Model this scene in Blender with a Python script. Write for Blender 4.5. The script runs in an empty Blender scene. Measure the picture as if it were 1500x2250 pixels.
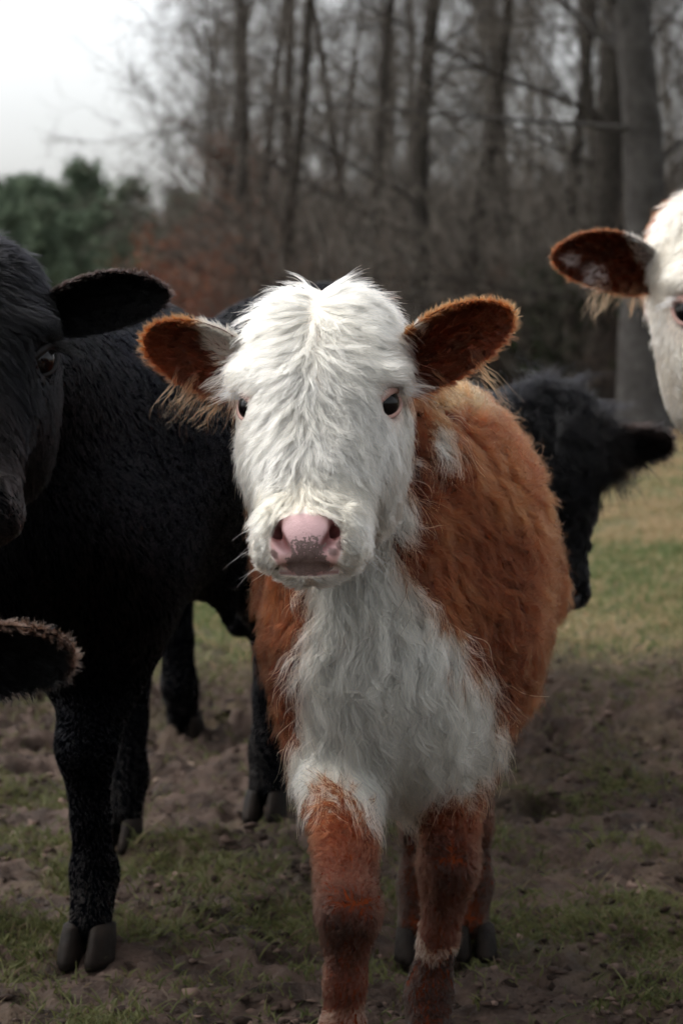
import bpy, math, random
import numpy as np
from mathutils import Vector, Matrix, kdtree

FUR = 1.0
rad = math.radians
sc = bpy.context.scene
C = sc.collection

# ------------------------------------------------------------------ camera
CAM_H = 0.916
FPX = 5312.0                      # 85 mm lens on a 36 mm tall frame, in pixels of the photograph
PITCH = math.atan(365.0 / FPX)
cam = bpy.data.cameras.new("camera")
cam.sensor_fit = 'VERTICAL'; cam.sensor_height = 36.0; cam.sensor_width = 24.0; cam.lens = 85.0
cam.clip_start = 0.05; cam.clip_end = 3000.0
cam.dof.use_dof = True; cam.dof.focus_distance = 2.74; cam.dof.aperture_fstop = 8.0
cam_ob = bpy.data.objects.new("camera", cam); C.objects.link(cam_ob)
cam_ob.location = (0, 0, CAM_H); cam_ob.rotation_euler = (math.pi / 2 - PITCH, 0, 0)
sc.camera = cam_ob

# ------------------------------------------------------------------ sky, sun, exposure
SUN_EL, SUN_AZ = rad(58), rad(280)       # azimuth clockwise from +Y: high and to the left
world = bpy.data.worlds.new("World"); sc.world = world; world.use_nodes = True
wn = world.node_tree.nodes; wl = world.node_tree.links; wn.clear()
sky = wn.new("ShaderNodeTexSky"); sky.sky_type = 'NISHITA'; sky.sun_disc = False
sky.sun_elevation = SUN_EL; sky.sun_rotation = SUN_AZ
sky.air_density = 1.0; sky.dust_density = 4.5; sky.ozone_density = 1.0
hs = wn.new("ShaderNodeHueSaturation"); hs.inputs["Saturation"].default_value = 0.20
bg = wn.new("ShaderNodeBackground"); bg.inputs["Strength"].default_value = 0.15
wo = wn.new("ShaderNodeOutputWorld")
wl.new(sky.outputs[0], hs.inputs["Color"]); wl.new(hs.outputs[0], bg.inputs[0]); wl.new(bg.outputs[0], wo.inputs[0])
sun = bpy.data.lights.new("sun", 'SUN'); sun.energy = 0.5; sun.angle = rad(80); sun.color = (1.0, 0.95, 0.88)
sun_ob = bpy.data.objects.new("sun", sun); C.objects.link(sun_ob)
sd = Vector((math.sin(SUN_AZ) * math.cos(SUN_EL), math.cos(SUN_AZ) * math.cos(SUN_EL), math.sin(SUN_EL)))
sun_ob.rotation_euler = sd.to_track_quat('Z', 'Y').to_euler(); sun_ob.location = (0, 0, 30)
vs = sc.view_settings
vs.view_transform = 'Standard'; vs.look = 'None'; vs.exposure = 1.14; vs.gamma = 1.0; vs.use_curve_mapping = False
cy = sc.cycles
cy.max_bounces = 6; cy.diffuse_bounces = 2; cy.glossy_bounces = 4; cy.transmission_bounces = 5; cy.transparent_max_bounces = 4
cy.use_adaptive_sampling = True; cy.adaptive_threshold = 0.03; cy.adaptive_min_samples = 12
cy.use_denoising = True; cy.caustics_reflective = False; cy.caustics_refractive = False

# ------------------------------------------------------------------ helpers
rng = np.random.default_rng(7)
_cp, _sp = math.cos(PITCH), math.sin(PITCH)

def W(u, v, Y):
    """World point at depth Y that the photograph shows at pixel (u, v)."""
    a = (u - 750.0) / FPX; b = (1125.0 - v) / FPX
    t = Y / (_cp + b * _sp)
    return np.array([a * t, Y, CAM_H + t * (b * _cp - _sp)])

def UV(p):
    """Photograph pixel of world points, used to read coat markings off the photograph."""
    q = p - np.array([0, 0, CAM_H])
    f = q[:, 1] * _cp - q[:, 2] * _sp; up = q[:, 1] * _sp + q[:, 2] * _cp
    return np.stack([750 + FPX * q[:, 0] / f, 1125 - FPX * up / f], 1)

def sstep(a, b, x):
    t = np.clip((x - a) / (b - a), 0, 1); return t * t * (3 - 2 * t)

def lerp(a, b, t):
    t = np.asarray(t)
    if np.ndim(t) == 1: t = t[:, None]
    return np.asarray(a) * (1 - t) + np.asarray(b) * t

def vnoise(p, freq, seed=0):
    """Smooth value noise in -1..1 at points p (n,3)."""
    q = np.asarray(p, dtype=np.float64) * freq + 1000.0 + seed * 17.3
    i = np.floor(q).astype(np.int64); f = q - i; f = f * f * (3 - 2 * f)
    def h(a, b, c):
        n = (a * 374761393 + b * 668265263 + c * 2147483647 + seed * 1274126177) & 0xffffffff
        n = ((n ^ (n >> 13)) * 1274126177) & 0xffffffff
        n = (n ^ (n >> 16)) & 0xffff
        return n / 32767.5 - 1.0
    r = 0
    for a in (0, 1):
        wa = f[:, 0] if a else 1 - f[:, 0]
        for b in (0, 1):
            wb = f[:, 1] if b else 1 - f[:, 1]
            for c in (0, 1):
                wc = f[:, 2] if c else 1 - f[:, 2]
                r = r + wa * wb * wc * h(i[:, 0] + a, i[:, 1] + b, i[:, 2] + c)
    return r

def inpoly(uv, poly):
    x, y = uv[:, 0], uv[:, 1]; ins = np.zeros(len(uv), bool); n = len(poly)
    for k in range(n):
        x0, y0 = poly[k]; x1, y1 = poly[(k + 1) % n]
        c = ((y0 > y) != (y1 > y)) & (x < (x1 - x0) * (y - y0) / (y1 - y0 + 1e-9) + x0)
        ins ^= c
    return ins

def nrm(v):
    return v / np.maximum(np.linalg.norm(v, axis=-1, keepdims=True), 1e-9)

def tag(o, label=None, cat=None, group=None, kind=None):
    for k, v in (("label", label), ("category", cat), ("group", group), ("kind", kind)):
        if v: o[k] = v
    return o

def empty(name, loc):
    o = bpy.data.objects.new(name, None); C.objects.link(o); o.location = tuple(loc); o.empty_display_size = 0.1
    return o

def mesh_obj(name, V, F, mat, parent=None, col=None, smooth=True, extra=None, extra2=None):
    me = bpy.data.meshes.new(name)
    V = np.asarray(V, dtype=np.float32); 
    if isinstance(F, np.ndarray):
        n, k = F.shape
        me.vertices.add(len(V)); me.vertices.foreach_set("co", V.ravel())
        me.loops.add(n * k); me.loops.foreach_set("vertex_index", F.astype(np.int32).ravel())
        me.polygons.add(n); me.polygons.foreach_set("loop_start", np.arange(0, n * k, k, dtype=np.int32))
        me.update(calc_edges=True)
    else:
        me.from_pydata([tuple(v) for v in V], [], [tuple(f) for f in F]); me.update()
    if smooth: me.polygons.foreach_set("use_smooth", np.ones(len(me.polygons), bool))
    if col is not None:
        at = me.attributes.new("coat", 'FLOAT_COLOR', 'POINT')
        at.data.foreach_set("color", np.c_[col, np.ones(len(V))].astype(np.float32).ravel())
    if extra is not None:
        at = me.attributes.new("wet", 'FLOAT', 'POINT'); at.data.foreach_set("value", extra.astype(np.float32))
    if extra2 is not None:
        at = me.attributes.new("freckle", 'FLOAT', 'POINT'); at.data.foreach_set("value", extra2.astype(np.float32))
    me.materials.append(mat)
    o = bpy.data.objects.new(name, me); C.objects.link(o)
    if parent is not None: o.parent = parent
    return o

def curves_obj(name, P, radius, col, mat, parent=None):
    """P (n,k,3) strands, radius (n,k), colour (n,3)."""
    n, k, _ = P.shape
    hc = bpy.data.hair_curves.new(name)
    hc.add_curves([k] * n)
    hc.attributes["position"].data.foreach_set("vector", P.astype(np.float32).ravel())
    a = hc.attributes.get("radius") or hc.attributes.new("radius", 'FLOAT', 'POINT')
    a.data.foreach_set("value", radius.astype(np.float32).ravel())
    a = hc.attributes.new("coat", 'FLOAT_COLOR', 'CURVE')
    a.data.foreach_set("color", np.c_[col, np.ones(n)].astype(np.float32).ravel())
    hc.materials.append(mat)
    o = bpy.data.objects.new(name, hc); C.objects.link(o)
    if parent is not None: o.parent = parent
    return o

# ------------------------------------------------------------------ materials
def new_mat(name):
    m = bpy.data.materials.new(name); m.use_nodes = True
    nt = m.node_tree; nt.nodes.clear()
    out = nt.nodes.new("ShaderNodeOutputMaterial")
    return m, nt, out

def principled(nt, out, rough=0.6, spec=0.5):
    b = nt.nodes.new("ShaderNodeBsdfPrincipled"); b.inputs["Roughness"].default_value = rough
    b.inputs["Specular IOR Level"].default_value = spec
    nt.links.new(b.outputs[0], out.inputs[0]); return b

def noise_node(nt, scale, detail=4, rough=0.6, coord="Object"):
    tc = nt.nodes.new("ShaderNodeTexCoord"); n = nt.nodes.new("ShaderNodeTexNoise")
    n.inputs["Scale"].default_value = scale; n.inputs["Detail"].default_value = detail; n.inputs["Roughness"].default_value = rough
    nt.links.new(tc.outputs[coord], n.inputs["Vector"]); return n

def ramp(nt, src, stops):
    r = nt.nodes.new("ShaderNodeValToRGB"); el = r.color_ramp.elements
    while len(el) < len(stops): el.new(0.5)
    for e, (p, c) in zip(el, stops): e.position = p; e.color = (*c, 1)
    nt.links.new(src, r.inputs[0]); return r

def bump(nt, src, strength, dist, bsdf):
    b = nt.nodes.new("ShaderNodeBump"); b.inputs["Strength"].default_value = strength; b.inputs["Distance"].default_value = dist
    nt.links.new(src, b.inputs["Height"]); nt.links.new(b.outputs[0], bsdf.inputs["Normal"]); return b

def skin_material():
    m, nt, out = new_mat("skin")
    b = principled(nt, out, 0.7, 0.3)
    a = nt.nodes.new("ShaderNodeAttribute"); a.attribute_name = "coat"
    w = nt.nodes.new("ShaderNodeAttribute"); w.attribute_name = "wet"
    n = noise_node(nt, 420, 3)
    mp = nt.nodes.new("ShaderNodeMapRange"); mp.inputs["To Min"].default_value = 0.85; mp.inputs["To Max"].default_value = 0.36
    nt.links.new(w.outputs["Fac"], mp.inputs["Value"]); nt.links.new(mp.outputs[0], b.inputs["Roughness"])
    # dark freckles that run together into a patch on the nose
    fk = nt.nodes.new("ShaderNodeAttribute"); fk.attribute_name = "freckle"; fn = noise_node(nt, 190, 3, .65)
    fa = nt.nodes.new("ShaderNodeMath"); fa.operation = 'MULTIPLY_ADD'; fa.inputs[1].default_value = 2.1; nt.links.new(fn.outputs[0], fa.inputs[0]); nt.links.new(fk.outputs["Fac"], fa.inputs[2])
    fm = nt.nodes.new("ShaderNodeMapRange"); fm.inputs["From Min"].default_value = 1.62; fm.inputs["From Max"].default_value = 1.80; fm.inputs["To Max"].default_value = 0.9
    nt.links.new(fa.outputs[0], fm.inputs["Value"])
    gate = nt.nodes.new("ShaderNodeMath"); gate.operation = 'GREATER_THAN'; gate.inputs[1].default_value = 0.02; nt.links.new(fk.outputs["Fac"], gate.inputs[0])
    gm = nt.nodes.new("ShaderNodeMath"); gm.operation = 'MULTIPLY'; nt.links.new(fm.outputs[0], gm.inputs[0]); nt.links.new(gate.outputs[0], gm.inputs[1])
    fc = ramp(nt, fn.outputs[0], [(.35, (.075, .054, .048)), (.7, (.19, .145, .13))])
    fx = nt.nodes.new("ShaderNodeMix"); fx.data_type = 'RGBA'; nt.links.new(gm.outputs[0], fx.inputs["Factor"])
    nt.links.new(a.outputs["Color"], fx.inputs["A"]); nt.links.new(fc.outputs[0], fx.inputs["B"]); nt.links.new(fx.outputs["Result"], b.inputs["Base Color"])
    ml = nt.nodes.new("ShaderNodeMath"); ml.operation = 'MULTIPLY'; ml.inputs[1].default_value = 0.35
    nt.links.new(w.outputs["Fac"], ml.inputs[0]); nt.links.new(ml.outputs[0], b.inputs["Specular IOR Level"])
    bump(nt, n.outputs[0], 0.35, 0.002, b)
    return m

def hair_material(name, rough, radial, coat=0.0):
    m, nt, out = new_mat(name)
    h = nt.nodes.new("ShaderNodeBsdfHairPrincipled"); h.model = 'CHIANG'; h.parametrization = 'COLOR'
    a = nt.nodes.new("ShaderNodeAttribute"); a.attribute_name = "coat"
    nt.links.new(a.outputs["Color"], h.inputs["Color"])
    h.inputs["Roughness"].default_value = rough; h.inputs["Radial Roughness"].default_value = radial
    # darker strands get a lower IOR: less light glances off them
    bw = nt.nodes.new("ShaderNodeRGBToBW"); io = nt.nodes.new("ShaderNodeMapRange"); io.inputs["From Max"].default_value = 0.5
    io.inputs["To Min"].default_value = 1.23; io.inputs["To Max"].default_value = 1.5
    nt.links.new(a.outputs["Color"], bw.inputs[0]); nt.links.new(bw.outputs[0], io.inputs["Value"]); nt.links.new(io.outputs[0], h.inputs["IOR"])
    h.inputs["Coat"].default_value = coat; h.inputs["Random Roughness"].default_value = 0.1
    nt.links.new(h.outputs[0], out.inputs[0]); return m

def attr_material(name, rough=0.8, spec=0.2, translucent=0.0):
    m, nt, out = new_mat(name)
    b = principled(nt, out, rough, spec)
    a = nt.nodes.new("ShaderNodeAttribute"); a.attribute_name = "coat"
    nt.links.new(a.outputs["Color"], b.inputs["Base Color"])
    if translucent:
        t = nt.nodes.new("ShaderNodeBsdfTranslucent"); mx = nt.nodes.new("ShaderNodeMixShader"); mx.inputs[0].default_value = translucent
        nt.links.new(a.outputs["Color"], t.inputs[0]); nt.links.new(b.outputs[0], mx.inputs[1]); nt.links.new(t.outputs[0], mx.inputs[2])
        nt.links.new(mx.outputs[0], out.inputs[0])
    return m

M_SKIN = skin_material()
M_HAIR = hair_material("coat_hair", 0.35, 0.45)
M_GRASS = attr_material("grass_blade", 0.6, 0.3, 0.3)
M_TWIG = attr_material("twig_bark", 0.9, 0.1)
M_LEAF = attr_material("leaf", 0.8, 0.15, 0.25)

def eye_material():
    m, nt, out = new_mat("eye_dark")
    b = principled(nt, out, 0.08, 0.22); b.inputs["Base Color"].default_value = (0.004, 0.003, 0.003, 1)
    return m
M_EYE = eye_material()

def hoof_material():
    m, nt, out = new_mat("hoof_horn")
    b = principled(nt, out, 0.75, 0.12)
    n = noise_node(nt, 30, 5); r = ramp(nt, n.outputs[0], [(0.3, (0.004, 0.003, 0.0024)), (0.7, (0.018, 0.0125, 0.0095))])
    nt.links.new(r.outputs[0], b.inputs["Base Color"]); bump(nt, n.outputs[0], 0.5, 0.01, b)
    return m
M_HOOF = hoof_material()

# ------------------------------------------------------------------ implicit surfaces
def ell(p, c, r, ang=0.0, tilt=0.0):
    q = p - np.asarray(c, p.dtype)
    if ang:
        ca, sa = math.cos(ang), math.sin(ang)
        q = np.stack([q[:, 0] * ca + q[:, 1] * sa, -q[:, 0] * sa + q[:, 1] * ca, q[:, 2]], 1)
    if tilt:
        ca, sa = math.cos(tilt), math.sin(tilt)
        q = np.stack([q[:, 0], q[:, 1] * ca + q[:, 2] * sa, -q[:, 1] * sa + q[:, 2] * ca], 1)
    x, y, z = q[:, 0] / r[0], q[:, 1] / r[1], q[:, 2] / r[2]
    k0 = np.sqrt(x * x + y * y + z * z); x = x / r[0]; y = y / r[1]; z = z / r[2]; k1 = np.sqrt(x * x + y * y + z * z)
    return k0 * (k0 - 1) / np.maximum(k1, 1e-6)

def cone(p, a, b, ra, rb):
    bx, by, bz = (float(b[i]) - float(a[i]) for i in range(3))
    x, y, z = (p[:, i] - p.dtype.type(a[i]) for i in range(3))
    h = np.clip((x * bx + y * by + z * bz) * (1.0 / max(bx * bx + by * by + bz * bz, 1e-9)), 0, 1)
    x = x - h * bx; y = y - h * by; z = z - h * bz
    return np.sqrt(x * x + y * y + z * z) - (ra + (rb - ra) * h)

def smin(a, b, k):
    h = np.maximum(k - np.abs(a - b), 0) / k
    return np.minimum(a, b) - h * h * k * 0.25

def smax(a, b, k): return -smin(-a, -b, k)

class Field:
    def __init__(s, f, lo, hi, h, prims=None):
        s.f = f; s.h = h; s.lo = np.asarray(lo, np.float32)
        n = np.ceil((np.asarray(hi) - s.lo) / h).astype(int) + 1
        ax = [s.lo[i] + h * np.arange(n[i], dtype=np.float32) for i in range(3)]
        S = np.empty(tuple(n), np.float32)
        yz = np.stack(np.meshgrid(ax[1], ax[2], indexing='ij'), -1).reshape(-1, 2)
        if prims is not None:
            # each shape is worked out only in the box round it
            S[:] = 0.09
            for q in prims:
                if q[0] == 'e': c = np.asarray(q[1], float); R = max(q[2][0], q[2][1]); e = np.array([R, R, q[2][2]]); b0, b1 = c - e, c + e
                else: b0 = np.minimum(np.asarray(q[1]) - q[3], np.asarray(q[2]) - q[4]); b1 = np.maximum(np.asarray(q[1]) + q[3], np.asarray(q[2]) + q[4])
                i0 = np.clip(((b0 - .09 - s.lo) / h).astype(int), 0, n); i1 = np.clip(((b1 + .09 - s.lo) / h).astype(int) + 2, 0, n)
                if (i1 <= i0).any(): continue
                G = np.stack(np.meshgrid(*[ax[k][i0[k]:i1[k]] for k in range(3)], indexing='ij'), -1)
                sl = tuple(slice(i0[k], i1[k]) for k in range(3))
                e = prims_f([q])(G.reshape(-1, 3)).reshape(G.shape[:3]); S[sl] = smin(S[sl], e, q[-1])
            s.S = S; s.n = n; return
        step = max(1, 400000 // len(yz))
        for i in range(0, n[0], step):
            xs = ax[0][i:i + step]
            P = np.empty((len(xs), len(yz), 3), np.float32); P[..., 0] = xs[:, None]; P[..., 1:] = yz
            S[i:i + step] = f(P.reshape(-1, 3)).reshape(len(xs), n[1], n[2])
        s.S = S; s.n = n
    def sample(s, p):
        q = (p - s.lo) / s.h
        q = np.clip(q, 0, np.array(s.n) - 1.001)
        i = q.astype(np.int32); f = (q - i).astype(np.float32)
        S = s.S; x, y, z = i[:, 0], i[:, 1], i[:, 2]; fx, fy, fz = f[:, 0], f[:, 1], f[:, 2]
        c00 = S[x, y, z] * (1 - fx) + S[x + 1, y, z] * fx; c10 = S[x, y + 1, z] * (1 - fx) + S[x + 1, y + 1, z] * fx
        c01 = S[x, y, z + 1] * (1 - fx) + S[x + 1, y, z + 1] * fx; c11 = S[x, y + 1, z + 1] * (1 - fx) + S[x + 1, y + 1, z + 1] * fx
        return (c00 * (1 - fy) + c10 * fy) * (1 - fz) + (c01 * (1 - fy) + c11 * fy) * fz
    def grad(s, p):
        e = s.h * 0.8; g = np.empty_like(p)
        for k in range(3):
            d = np.zeros(3, p.dtype); d[k] = e
            g[:, k] = s.sample(p + d) - s.sample(p - d)
        return nrm(g)

def surface_nets(fd):
    S, h, lo = fd.S, fd.h, fd.lo
    ins = S < 0
    corners = [(0,0,0),(1,0,0),(0,1,0),(1,1,0),(0,0,1),(1,0,1),(0,1,1),(1,1,1)]
    def sh(A, c): return A[c[0]:A.shape[0]-1+c[0], c[1]:A.shape[1]-1+c[1], c[2]:A.shape[2]-1+c[2]]
    cnt = sum(sh(ins, c).astype(np.int8) for c in corners)
    act = np.argwhere((cnt > 0) & (cnt < 8))
    vals = np.stack([S[act[:, 0]+c[0], act[:, 1]+c[1], act[:, 2]+c[2]] for c in corners], 1)
    pos = np.zeros((len(act), 3)); num = np.zeros(len(act))
    cc = np.array(corners, float)
    for a, b in [(0,1),(2,3),(4,5),(6,7),(0,2),(1,3),(4,6),(5,7),(0,4),(1,5),(2,6),(3,7)]:
        m = (vals[:, a] < 0) != (vals[:, b] < 0)
        t = vals[m, a] / (vals[m, a] - vals[m, b])
        pos[m] += cc[a] + (cc[b] - cc[a]) * t[:, None]; num[m] += 1
    V = (act + pos / num[:, None]) * h + lo
    idx = -np.ones(np.array(S.shape) - 1, np.int64); idx[act[:, 0], act[:, 1], act[:, 2]] = np.arange(len(act))
    quads = []
    for ax in range(3):
        o1, o2 = [(1, 2), (2, 0), (0, 1)][ax]
        A = np.take(ins, range(S.shape[ax]-1), ax); B = np.take(ins, range(1, S.shape[ax]), ax)
        e = np.argwhere(A != B)
        e = e[(e[:, o1] > 0) & (e[:, o2] > 0) & (e[:, o1] < S.shape[o1]-1) & (e[:, o2] < S.shape[o2]-1)]
        def cell(d1, d2):
            q = e.copy(); q[:, o1] -= d1; q[:, o2] -= d2; return idx[q[:, 0], q[:, 1], q[:, 2]]
        Q = np.stack([cell(1, 1), cell(0, 1), cell(0, 0), cell(1, 0)], 1)
        fl = ~A[e[:, 0], e[:, 1], e[:, 2]]
        Q[fl] = Q[fl][:, ::-1]; quads.append(Q)
    Q = np.concatenate(quads); Q = Q[(Q >= 0).all(1)]
    V = V.astype(np.float32)
    for _ in range(2):
        e = h * 0.3; d = fd.f(V); g = np.empty_like(V)
        for k in range(3):
            dd = np.zeros(3, np.float32); dd[k] = e
            g[:, k] = fd.f(V + dd) - fd.f(V - dd)
        V = V - np.clip(d, -h, h)[:, None] * nrm(g)
    return V, Q

def scatter(V, Q, n, weight=None, r=None):
    """n random points on a quad mesh; weight(centre, normal) thins them."""
    r = r or rng
    T = np.concatenate([Q[:, [0, 1, 2]], Q[:, [0, 2, 3]]])
    a, b, c = V[T[:, 0]], V[T[:, 1]], V[T[:, 2]]
    cr = np.cross(b - a, c - a); ar = np.linalg.norm(cr, axis=1) * 0.5; N = nrm(cr)
    w = ar.astype(np.float64)
    if weight is not None: w = w * weight((a + b + c) / 3, N)
    cs = np.cumsum(w); k = np.minimum(np.searchsorted(cs, r.random(n) * cs[-1]), len(T) - 1)
    u = r.random((n, 1)); v = r.random((n, 1)); m = (u + v) > 1; u = np.where(m, 1 - u, u); v = np.where(m, 1 - v, v)
    return (a[k] + (b[k] - a[k]) * u + (c[k] - a[k]) * v).astype(np.float32), N[k].astype(np.float32)

def grow(P, N, D, L, lift, clump=0.006, cstr=0.6, curl=0.06, cfreq=1.2, frizz=0.08, droop=0.0, follow=None, hug=1.0, seg=6, stray=0.055, wander=0.25, seed=3):
    """Strands from roots P: combed along D, L long, raised by lift, gathered into locks."""
    n = len(P); r = np.random.default_rng(seed)
    L = np.broadcast_to(L, (n,)).astype(np.float32); lift = np.broadcast_to(lift, (n,)).astype(np.float32)
    clump = np.broadcast_to(clump, (n,)).astype(np.float32)
    D = nrm(D - N * (D * N).sum(1, keepdims=True))
    # locks: random roots become lock centres, thinned so that their spacing is about the lock size
    p = np.clip(4.0e-1 * (n and 1) * (0.0 + 1.0), 0, 1)
    dens = n  # strands in all
    # estimate local density through the mean spacing of a sample
    kd = kdtree.KDTree(min(n, 4000)); sub = r.choice(n, min(n, 4000), replace=False)
    for j, q in enumerate(sub): kd.insert(P[q], j)
    kd.balance()
    tst = sub[:200]; sp = np.median([kd.find_n(P[q], 2)[1][2] for q in tst]) * math.sqrt(len(sub) / n) * 2.0
    prob = np.clip((sp / clump) ** 2, 0.002, 1)
    cen = np.flatnonzero(r.random(n) < prob)
    if len(cen) < 2: cen = np.arange(min(n, 2))
    kd = kdtree.KDTree(len(cen))
    for j, q in enumerate(cen): kd.insert(P[q], j)
    kd.balance()
    own = np.fromiter((kd.find(q)[1] for q in P), np.int64, n); ci = cen[own]
    # lock direction: turned about the normal by slow noise and a random twist
    S = np.cross(N, D)
    ang = (vnoise(P[cen], 22, seed) * 0.7 + vnoise(P[cen], 60, seed + 1) * 0.5 + r.normal(0, 0.35, len(cen))) * wander * 2
    ca = np.cos(ang)[:, None]; sa = np.sin(ang)[:, None]
    Dc = D[cen] * ca + S[cen] * sa
    st = r.random(n) < stray
    own_ang = r.normal(0, 0.5, n) * np.where(st, 1.0, 0.25) * wander * 2
    Di = nrm(np.where(st[:, None], D, Dc[own]) ); Di = nrm(Di - N * (Di * N).sum(1, keepdims=True))
    Si = np.cross(N, Di); Di = Di * np.cos(own_ang)[:, None] + Si * np.sin(own_ang)[:, None]
    lc = r.normal(1, 0.22, len(cen)).clip(0.5, 1.6); L = L * lc[own] * r.normal(1, 0.12, n).clip(0.55, 1.4)
    lf = lift * (1 + r.normal(0, 0.35, len(cen)).clip(-0.7, 1.2)[own]) * np.where(st, 1.35, 1.0)
    ph = (r.random(len(cen)) * 6.283)[own]; fq = cfreq * (0.6 + 0.8 * r.random(len(cen)))[own]
    amp = curl * (0.4 + 1.2 * r.random(len(cen)))[own]
    t = np.linspace(0, 1, seg + 1, dtype=np.float32)[None, :, None]
    cl = np.cos(lf)[:, None, None]; sl = np.sin(lf)[:, None, None]
    LL = L[:, None, None]
    X = P[:, None] + LL * (Di[:, None] * t * cl + N[:, None] * sl * (t - 0.35 * t * t))
    wv = np.sin(6.283 * fq[:, None, None] * t + ph[:, None, None]) - np.sin(ph)[:, None, None]
    wc = np.cos(6.283 * fq[:, None, None] * t + ph[:, None, None]) - np.cos(ph)[:, None, None]
    X = X + LL * amp[:, None, None] * t * (Si[:, None] * wv + N[:, None] * wc * 0.4)
    cs_ = np.where(st, 0.0, cstr * (0.6 + 0.5 * r.random(n)).clip(0, 1))[:, None, None]
    X = X + (P[ci] - P)[:, None] * cs_ * t ** 1.3
    fz = r.normal(0, 1, (n, 2, 3)) * (frizz * np.where(st, 1.8, 1.0))[:, None, None]
    X = X + LL * (fz[:, :1] * t ** 2 * 0.6 + fz[:, 1:] * np.sin(3.14 * t) * 0.25)
    if np.ndim(droop) or droop:
        dz = (np.broadcast_to(droop, (n,))[:, None, None] * LL * t * t)
        X[..., 2:] -= dz
    X = X.astype(np.float32)
    if follow is not None:
        for j in range(1, seg + 1):
            q = X[:, j]; d = follow.sample(q); g = follow.grad(q); tt = j / seg
            lo_ = 0.0006 + 0.10 * L * np.sin(lf) * tt; hi_ = (L * np.sin(lf) * (0.9 * tt + 0.1) + 0.0015) * hug
            X[:, j] = q + g * (np.clip(d, lo_, hi_) - d)[:, None]
    return X, L

def strand_radius(n, k, r0, tip=0.25):
    t = np.linspace(0, 1, k)[None, :]
    return np.asarray(r0).reshape(-1, 1) * np.ones((n, 1)) * (1 - (1 - tip) * t ** 1.5)

# ------------------------------------------------------------------ the head of cattle, in its own frame
# origin between the eyes, x to the side, -y out of the face, z up; metres for a calf
EYE_C = np.array([0.0725, -0.005, 0.0]); EYE_R = 0.0212; EYE_N = np.array([0.72, -0.69, 0.06])

def nostril(q):
    slot = np.minimum(cone(q, (.0315, -.149, -.117), (.0335, -.154, -.136), .0038, .0064), cone(q, (.0335, -.154, -.136), (.0185, -.163, -.1570), .0066, .0038))
    return np.minimum(slot, cone(q, (.032, -.147, -.136), (.023, -.138, -.148), .0072, .0062))

def head_f(p):
    q = p.copy(); q[:, 0] = np.abs(q[:, 0])
    d = ell(q, (0, .062, .034), (.090, .090, .088))
    d = smin(d, ell(q, (0, .085, .082), (.056, .055, .040)), .04)
    d = smin(d, ell(q, (0, .045, -.01), (.090, .080, .085)), .03)
    d = smin(d, cone(q, (0, -.005, -.01), (0, -.088, -.118), .066, .047), .05)
    d = smin(d, cone(q, (.024, -.01, -.03), (.020, -.085, -.125), .054, .032), .03)
    d = smin(d, ell(q, (.060, -.002, .034), (.034, .029, .018)), .022)
    d = smin(d, ell(q, (.050, .045, -.080), (.042, .075, .075)), .04)
    d = smin(d, cone(q, (0, .06, -.105), (0, -.080, -.165), .055, .029), .04)
    d = smin(d, ell(q, (0, -.100, -.146), (.054, .060, .044)), .028)
    d = smin(d, ell(q, (.038, -.110, -.157), (.027, .036, .026)), .016)
    d = smin(d, ell(q, (0, -.104, -.180), (.036, .038, .017)), .010)
    d = smin(d, ell(q, (0, -.140, -.140), (.036, .021, .029)), .012)
    wing = np.minimum(cone(q, (.040, -.136, -.120), (.043, -.140, -.138), .0085, .0105), cone(q, (.043, -.140, -.138), (.030, -.146, -.162), .0105, .009))
    d = smin(d, wing, .012)
    slot = nostril(q)
    d = smax(d, -slot, .006)
    mouth = np.minimum(cone(q, (0, -.156, -.1775), (.024, -.149, -.1765), .0030, .0032), cone(q, (.024, -.149, -.1765), (.048, -.110, -.176), .0032, .0030))
    d = smax(d, -mouth, .006)
    d = smax(d, -(np.linalg.norm(q - EYE_C.astype(q.dtype) - EYE_N.astype(q.dtype) * .006, axis=1) - .0200), .006)
    return d

HEAD = Field(head_f, (-.125, -.20, -.235), (.125, .175, .16), .0027)
HV, HQ = surface_nets(HEAD)

def nose_mask(p):
    ax = np.abs(p[:, 0])
    e = (ax / (.0385 - .004 * sstep(-.155, -.18, p[:, 2]))) ** 2.8 + (np.abs(p[:, 2] + .1505) / .0345) ** 2.8 + vnoise(p, 90, 4) * .14
    return np.where(p[:, 1] < -.118, sstep(1.15, .85, e), 0)

def lip_mask(p):
    return np.where((p[:, 1] < -.12) & (np.abs(p[:, 0]) < .033), sstep(.0080, .0045, np.abs(p[:, 2] + .1785)), 0)

def head_flow(p):
    sx = np.sign(p[:, 0]); ax = np.abs(p[:, 0]); z = p[:, 2]; y = p[:, 1]
    mid = sstep(.0, .016, ax)
    top = sstep(.085, .125, z); up = sstep(.02, .045, z)
    dx = sx * lerp1(.58, .95, up) * (.10 + .90 * mid)
    dx = dx * (1 - .55 * top)
    dz = lerp1(-.75, -.45, up); dz = lerp1(dz, .10, top)
    dy = np.zeros_like(dx)
    chk = sstep(.0, .05, y) * sstep(.03, -.03, z)
    dx = lerp1(dx, sx * .25, chk); dy = lerp1(dy, .55, chk); dz = lerp1(dz, -.65, chk)
    muz = sstep(-.085, -.12, y)
    low = sstep(-.13, -.16, z) * muz
    dx = lerp1(dx, sx * .75, low); dy = lerp1(dy, .25, low); dz = lerp1(dz, -.7, low)
    return np.stack([dx, dy, dz], 1).astype(np.float32)

def lerp1(a, b, t): return a * (1 - t) + b * t

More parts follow.
